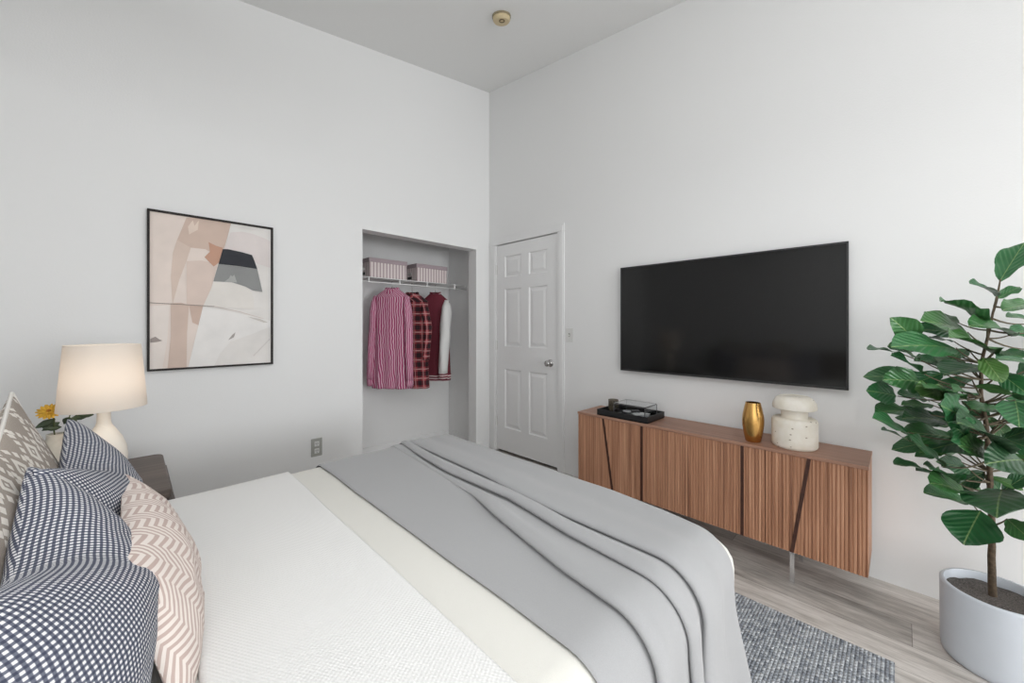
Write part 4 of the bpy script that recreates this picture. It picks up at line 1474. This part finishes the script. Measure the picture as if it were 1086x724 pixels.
# stone mushroom shaped piece
TX, TY = 2.385, .375
st = thing('stone_lamp', 'pitted cream stone piece with domed cap at the near end of the sideboard', 'ornament', (TX, TY, SD))
mb = MB(); mb.lathe((TX, TY, SD + .0004), [(.0001, 0), (.088, 0), (.094, .006), (.0965, .014), (.0965, .128), (.093, .139), (.086, .144), (.0001, .144)], 64); auto_smooth(mb.build('base', M['stone'], st), 40)
mb = MB(); mb.lathe((TX, TY, SD + .144), [(.058, 0), (.056, .004), (.056, .042), (.058, .046)], 48); auto_smooth(mb.build('neck', M['stone'], st), 40)
mb = MB(); mb.lathe((TX, TY, SD + .189), [(.0001, 0), (.084, 0), (.092, .004), (.0935, .014), (.089, .036), (.078, .054), (.062, .064), (.052, .066), (.050, .064), (.0001, .062)], 64); auto_smooth(mb.build('cap', M['stone'], st), 40)

# ================================================================== FIG TREE
PX, PY = 2.25, -.25
pt = thing('planter', 'pale grey round planter pot on the floor at the right', 'plant pot', (PX, PY, 0))
mb = MB(); mb.lathe((PX, PY, .0005), [(.0001, 0), (.128, 0), (.136, .006), (.139, .03), (.1405, .26), (.1405, .266), (.137, .270), (.129, .270), (.127, .264), (.127, .225), (.0001, .222)], 72)
auto_smooth(mb.build('pot', M['pot'], pt), 50)
mb = MB()
vs = [(PX, PY, .242)]
for j in range(1, 7):
    for k in range(36):
        a = 2 * PI * k / 36; r_ = .1265 * j / 6
        vs.append((PX + r_ * math.cos(a), PY + r_ * math.sin(a), .238 + .008 * noise.noise(Vector((r_ * 30 * math.cos(a), r_ * 30 * math.sin(a), 1))) + (.003 if j < 6 else 0)))
fs = [[0, 1 + k, 1 + (k + 1) % 36] for k in range(36)]
for j in range(5):
    for k in range(36):
        fs.append([1 + j * 36 + k, 1 + (j + 1) * 36 + k, 1 + (j + 1) * 36 + (k + 1) % 36, 1 + j * 36 + (k + 1) % 36])
mesh('soil', vs, fs, M['soil'], pt, smooth=True)

TRUNK = [(2.276, -0.244, 0.19), (2.258, -0.24, 0.389), (2.255, -0.238, 0.546), (2.253, -0.235, 0.702), (2.243, -0.226, 0.876), (2.228, -0.211, 0.981), (2.23, -0.213, 1.103), (2.266, -0.235, 1.224), (2.281, -0.249, 1.312), (2.296, -0.264, 1.413)]
LEAVES = [
    ((2.296, -0.264, 1.41), (2.41, -0.335, 1.553), 0.36),
    ((2.286, -0.254, 1.354), (2.136, -0.176, 1.391), 0.42),
    ((2.288, -0.257, 1.343), (2.348, -0.316, 1.385), 0.45),
    ((2.261, -0.23, 1.259), (2.062, -0.102, 1.326), 0.26),
    ((2.271, -0.183, 1.217), (2.058, -0.056, 1.262), 0.36),
    ((2.367, -0.166, 1.253), (2.244, -0.071, 1.291), 0.30),
    ((2.347, -0.174, 1.208), (2.191, -0.047, 1.227), 0.32),
    ((2.08, -0.049, 1.179), (1.965, 0.022, 1.269), 0.55),
    ((2.244, -0.241, 1.142), (1.98, -0.12, 1.203), 0.46),
    ((2.328, -0.296, 1.21), (2.095, -0.177, 1.245), 0.26),
    ((2.103, -0.143, 1.161), (1.869, 0.018, 1.17), 0.36),
    ((2.058, -0.056, 1.114), (1.921, 0.024, 1.175), 0.35),
    ((2.106, -0.005, 1.133), (1.972, 0.085, 1.153), 0.30),
    ((2.007, -0.061, 1.07), (1.865, 0.023, 1.137), 0.34),
    ((2.192, -0.118, 1.095), (2.07, -0.039, 1.112), 0.32),
    ((2.289, -0.187, 1.151), (2.212, -0.139, 1.113), 0.50),
    ((2.249, -0.217, 1.091), (2.024, -0.107, 1.06), 0.32),
    ((2.301, -0.156, 1.109), (2.193, -0.077, 1.136), 0.20),
    ((2.094, -0.064, 1.031), (1.923, 0.036, 1.049), 0.50),
    ((2.081, 0.005, 0.972), (1.945, 0.084, 1.0), 0.55),
    ((2.123, -0.205, 1.132), (2.043, -0.239, 1.055), 0.60),
    ((2.165, -0.247, 1.076), (2.074, -0.298, 1.012), 0.50),
    ((2.393, -0.36, 1.322), (2.223, -0.262, 1.296), 0.30),
    ((2.493, -0.376, 1.256), (2.378, -0.289, 1.278), 0.36),
    ((2.433, -0.358, 1.224), (2.316, -0.284, 1.21), 0.40),
    ((2.393, -0.36, 1.091), (2.224, -0.25, 1.126), 0.30),
    ((2.166, -0.192, 1.027), (2.133, -0.271, 1.007), 0.40),
    ((2.088, -0.129, 1.008), (1.91, -0.05, 1.001), 0.50),
    ((2.074, -0.156, 0.987), (1.862, -0.059, 1.036), 0.42),
    ((2.183, -0.082, 0.955), (2.067, 0.005, 0.981), 0.34),
    ((2.118, -0.045, 0.916), (1.965, 0.064, 0.919), 0.20),
    ((1.98, -0.021, 0.859), (1.821, 0.067, 0.922), 0.42),
    ((2.109, -0.121, 0.895), (1.926, -0.009, 0.917), 0.42),
    ((2.054, -0.165, 0.919), (1.85, -0.076, 0.987), 0.50),
    ((2.019, -0.158, 0.866), (1.883, -0.108, 0.929), 0.60),
    ((2.14, -0.25, 0.811), (1.854, -0.136, 0.942), 0.42),
    ((2.098, -0.025, 0.805), (2.01, 0.048, 0.851), 0.36),
    ((1.999, -0.11, 0.756), (1.796, -0.022, 0.865), 0.42),
    ((2.184, -0.111, 0.827), (2.088, -0.03, 0.837), 0.40),
    ((2.139, -0.221, 0.785), (1.942, -0.138, 0.846), 0.50),
    ((2.16, -0.299, 0.786), (1.915, -0.196, 0.808), 0.50),
    ((2.126, -0.068, 0.702), (2.015, 0.015, 0.727), 0.22),
    ((2.064, -0.147, 0.689), (1.903, -0.071, 0.764), 0.50),
    ((2.157, -0.182, 0.717), (2.042, -0.097, 0.758), 0.42),
    ((2.184, -0.111, 0.669), (2.101, -0.043, 0.694), 0.22),
    ((2.144, -0.183, 0.629), (1.939, -0.079, 0.709), 0.50),
    ((2.252, -0.193, 0.57), (2.092, -0.062, 0.618), 0.24),
    ((2.212, -0.209, 0.564), (2.107, -0.161, 0.463), 0.95),
    ((2.138, -0.248, 0.674), (1.808, -0.203, 0.668), 1.50),
    ((2.184, -0.266, 0.563), (2.083, -0.306, 0.537), 0.60),
    ((2.293, -0.262, 0.625), (2.259, -0.227, 0.688), 0.50),
    ((2.253, -0.263, 0.638), (2.283, -0.336, 0.721), 0.45),
    ((2.298, -0.267, 0.818), (2.333, -0.343, 0.864), 0.35),
    ((2.14, -0.278, 0.988), (2.018, -0.27, 0.919), 0.75),
    ((2.268, -0.293, 0.921), (2.066, -0.177, 0.958), 0.30),
    ((2.332, -0.244, 0.791), (2.219, -0.118, 0.759), 0.40),
    ((2.351, -0.234, 0.84), (2.294, -0.121, 0.781), 0.40),
    ((2.369, -0.224, 0.927), (2.294, -0.121, 0.841), 0.40),
    ((2.332, -0.23, 0.68), (2.247, -0.131, 0.603), 0.40),
    ((2.231, -0.2, 0.821), (2.077, -0.075, 0.782), 0.40),
    ((2.199, -0.14, 0.798), (2.111, -0.053, 0.762), 0.36),
    ((2.303, -0.229, 0.902), (2.331, -0.299, 0.804), 0.40),
    ((2.269, -0.237, 0.681), (2.259, -0.312, 0.654), 0.40),
    ((2.296, -0.194, 1.042), (2.208, -0.093, 0.986), 0.40),
    ((2.189, -0.116, 1.063), (2.093, -0.02, 1.009), 0.40),
    ((2.204, -0.117, 0.755), (2.142, -0.041, 0.738), 0.30),
    ((2.255, -0.167, 0.954), (2.269, -0.237, 0.891), 0.45),
    ((2.179, -0.091, 0.936), (2.089, -0.003, 0.936), 0.36),
    ((2.26, -0.144, 0.851), (2.177, -0.062, 0.858), 0.40),
    ((2.343, -0.226, 0.603), (2.285, -0.141, 0.65), 0.40),
    ((2.425, -0.322, 1.042), (2.477, -0.373, 1.115), 0.40),
    ((2.363, -0.274, 0.9), (2.464, -0.36, 0.933), 0.40),
    ((2.338, -0.278, 0.762), (2.309, -0.348, 0.734), 0.50),
    ((2.326, -0.153, 1.178), (2.254, -0.082, 1.193), 0.36),
    ((2.327, -0.197, 1.095), (2.29, -0.146, 1.049), 0.50),
    ((2.418, -0.385, 1.224), (2.542, -0.509, 1.277), 0.40),
    ((2.418, -0.385, 1.049), (2.465, -0.503, 1.073), 0.40),
    ((2.309, -0.348, 0.92), (2.364, -0.473, 0.899), 0.45),
    ((2.418, -0.385, 0.769), (2.567, -0.533, 0.804), 0.45),
    ((2.309, -0.348, 0.65), (2.341, -0.45, 0.639), 0.50),
    ((2.528, -0.424, 0.97), (2.57, -0.534, 0.961), 0.40),
    ((2.46, -0.371, 1.152), (2.57, -0.494, 1.181), 0.40),
    ((2.477, -0.373, 0.68), (2.57, -0.504, 0.672), 0.50),
]

fig = thing('fig_tree', 'tall green fiddle leaf fig growing in the grey planter', 'plant', (PX, PY, .24))
tp = [Vector(p) for p in TRUNK]
fine = []
for a, b_ in zip(tp, tp[1:]):
    for k in range(4):
        fine.append(a.lerp(b_, k / 4) + Vector((noise.noise(a * 9 + Vector((k, 0, 0))), noise.noise(a * 9 + Vector((0, k, 3))), 0)) * .003)
fine.append(tp[-1])
rr = [.0120 - .0098 * (k / (len(fine) - 1)) ** .8 for k in range(len(fine))]
mb = MB(); mb.tube(fine, rr, 10)
mb.build('trunk', M['bark'], fig, smooth=True)

eye = Vector((0, 0, 1.24))
random.seed(33)
extra = []
for k in range(26):
    zz = random.uniform(.72, 1.18)
    i0 = min(range(len(fine)), key=lambda q: abs(fine[q].z - zz))
    an = random.uniform(0, 2 * PI)
    dd = Vector((math.cos(an), math.sin(an), random.uniform(-.25, .45))).normalized()
    r0 = random.uniform(.05, .16)
    ln_ = random.uniform(.13, .20)
    b0 = fine[i0] + dd * r0
    t0 = b0 + dd * ln_ - Vector((0, 0, .04))
    if max(b0.x, t0.x) < WR - .04:
        extra.append((tuple(b0), tuple(t0), random.uniform(.3, .42)))
LEAVES = LEAVES + extra
random.seed(21)
lm = MB(); tones = []
tw = MB()
NL, NWD = 12, 8
for (B0, T0, wr) in LEAVES:
    B0, T0 = Vector(B0), Vector(T0)
    d = T0 - B0
    ln = d.length
    d.normalize()
    to_cam = (eye - B0).normalized()
    f = max(.12, min(1.0, wr / .55))
    nrm = (to_cam * f + Vector((0, 0, 1)) * (1.15 - f) + Vector((random.uniform(-.25, .25), random.uniform(-.25, .25), 0))).normalized()
    s = d.cross(nrm).normalized()
    nrm = s.cross(d).normalized()
    if nrm.z < 0 and f < .9:
        s, nrm = -s, -nrm
    hw = ln * max(.25, min(.54, wr * .56)) * random.uniform(.95, 1.12)
    if wr > 1:
        hw = ln * .40
    hw = min(hw, .09)
    fold, curl, wav = random.uniform(.12, .38), random.uniform(.04, .22), random.uniform(.06, .16)
    ph = random.uniform(0, 6)
    tone = random.choice([.1, .3, .4, .5, .55, .62, .7]) + random.uniform(-.06, .06)
    if wr >= .5 and random.random() < .25:
        tone = .85
    vs, uv = [], []
    for i in range(NL + 1):
        t = i / NL
        # fiddle outline: narrow waist near the stalk, broad towards the tip
        prof = (math.sin(PI * min(1, t ** .86)) ** .72) * (.62 + .50 * t) * (1 - .16 * math.exp(-((t - .30) / .12) ** 2))
        prof = max(prof, .02 if 0 < i < NL else .012)
        for j in range(NWD + 1):
            q = -1 + 2 * j / NWD
            x_ = q * hw * prof
            z_ = abs(q) ** 1.4 * hw * prof * fold - curl * ln * (t - .35) ** 2 + .06 * ln * t + wav * hw * math.sin(t * 14 + ph) * abs(q) ** 2 + .012 * ln * math.sin(7 * 2 * PI * (t - .3 * abs(q))) * .3
            vs.append(B0 + d * ln * t + s * x_ + nrm * z_)
            uv.append((q * prof, t))
    for p in vs:
        p.x = min(p.x, WR - .012)
    lm.add(vs, grid_faces(NWD + 1, NL + 1), uv)
    tones += [tone] * len(vs)
    # stalk from the trunk
    best = min(range(len(fine)), key=lambda k: (fine[k] - (B0 - Vector((0, 0, .05)))).length)
    c0 = fine[best]
    dist = (c0 - B0).length
    if dist > .012:
        midp = c0.lerp(B0, .5) - Vector((0, 0, .12 * dist))
        pts = []
        for k in range(7):
            t = k / 6
            pts.append(c0 * (1 - t) ** 2 + midp * 2 * t * (1 - t) + B0 * t * t)
        tw.tube(pts, [.0036 - .0018 * k / 6 for k in range(7)], 6)
tw.build('twigs', M['twig'], fig, smooth=True)
lm.build('foliage', M['leaf'], fig, smooth=True, tone=tones)
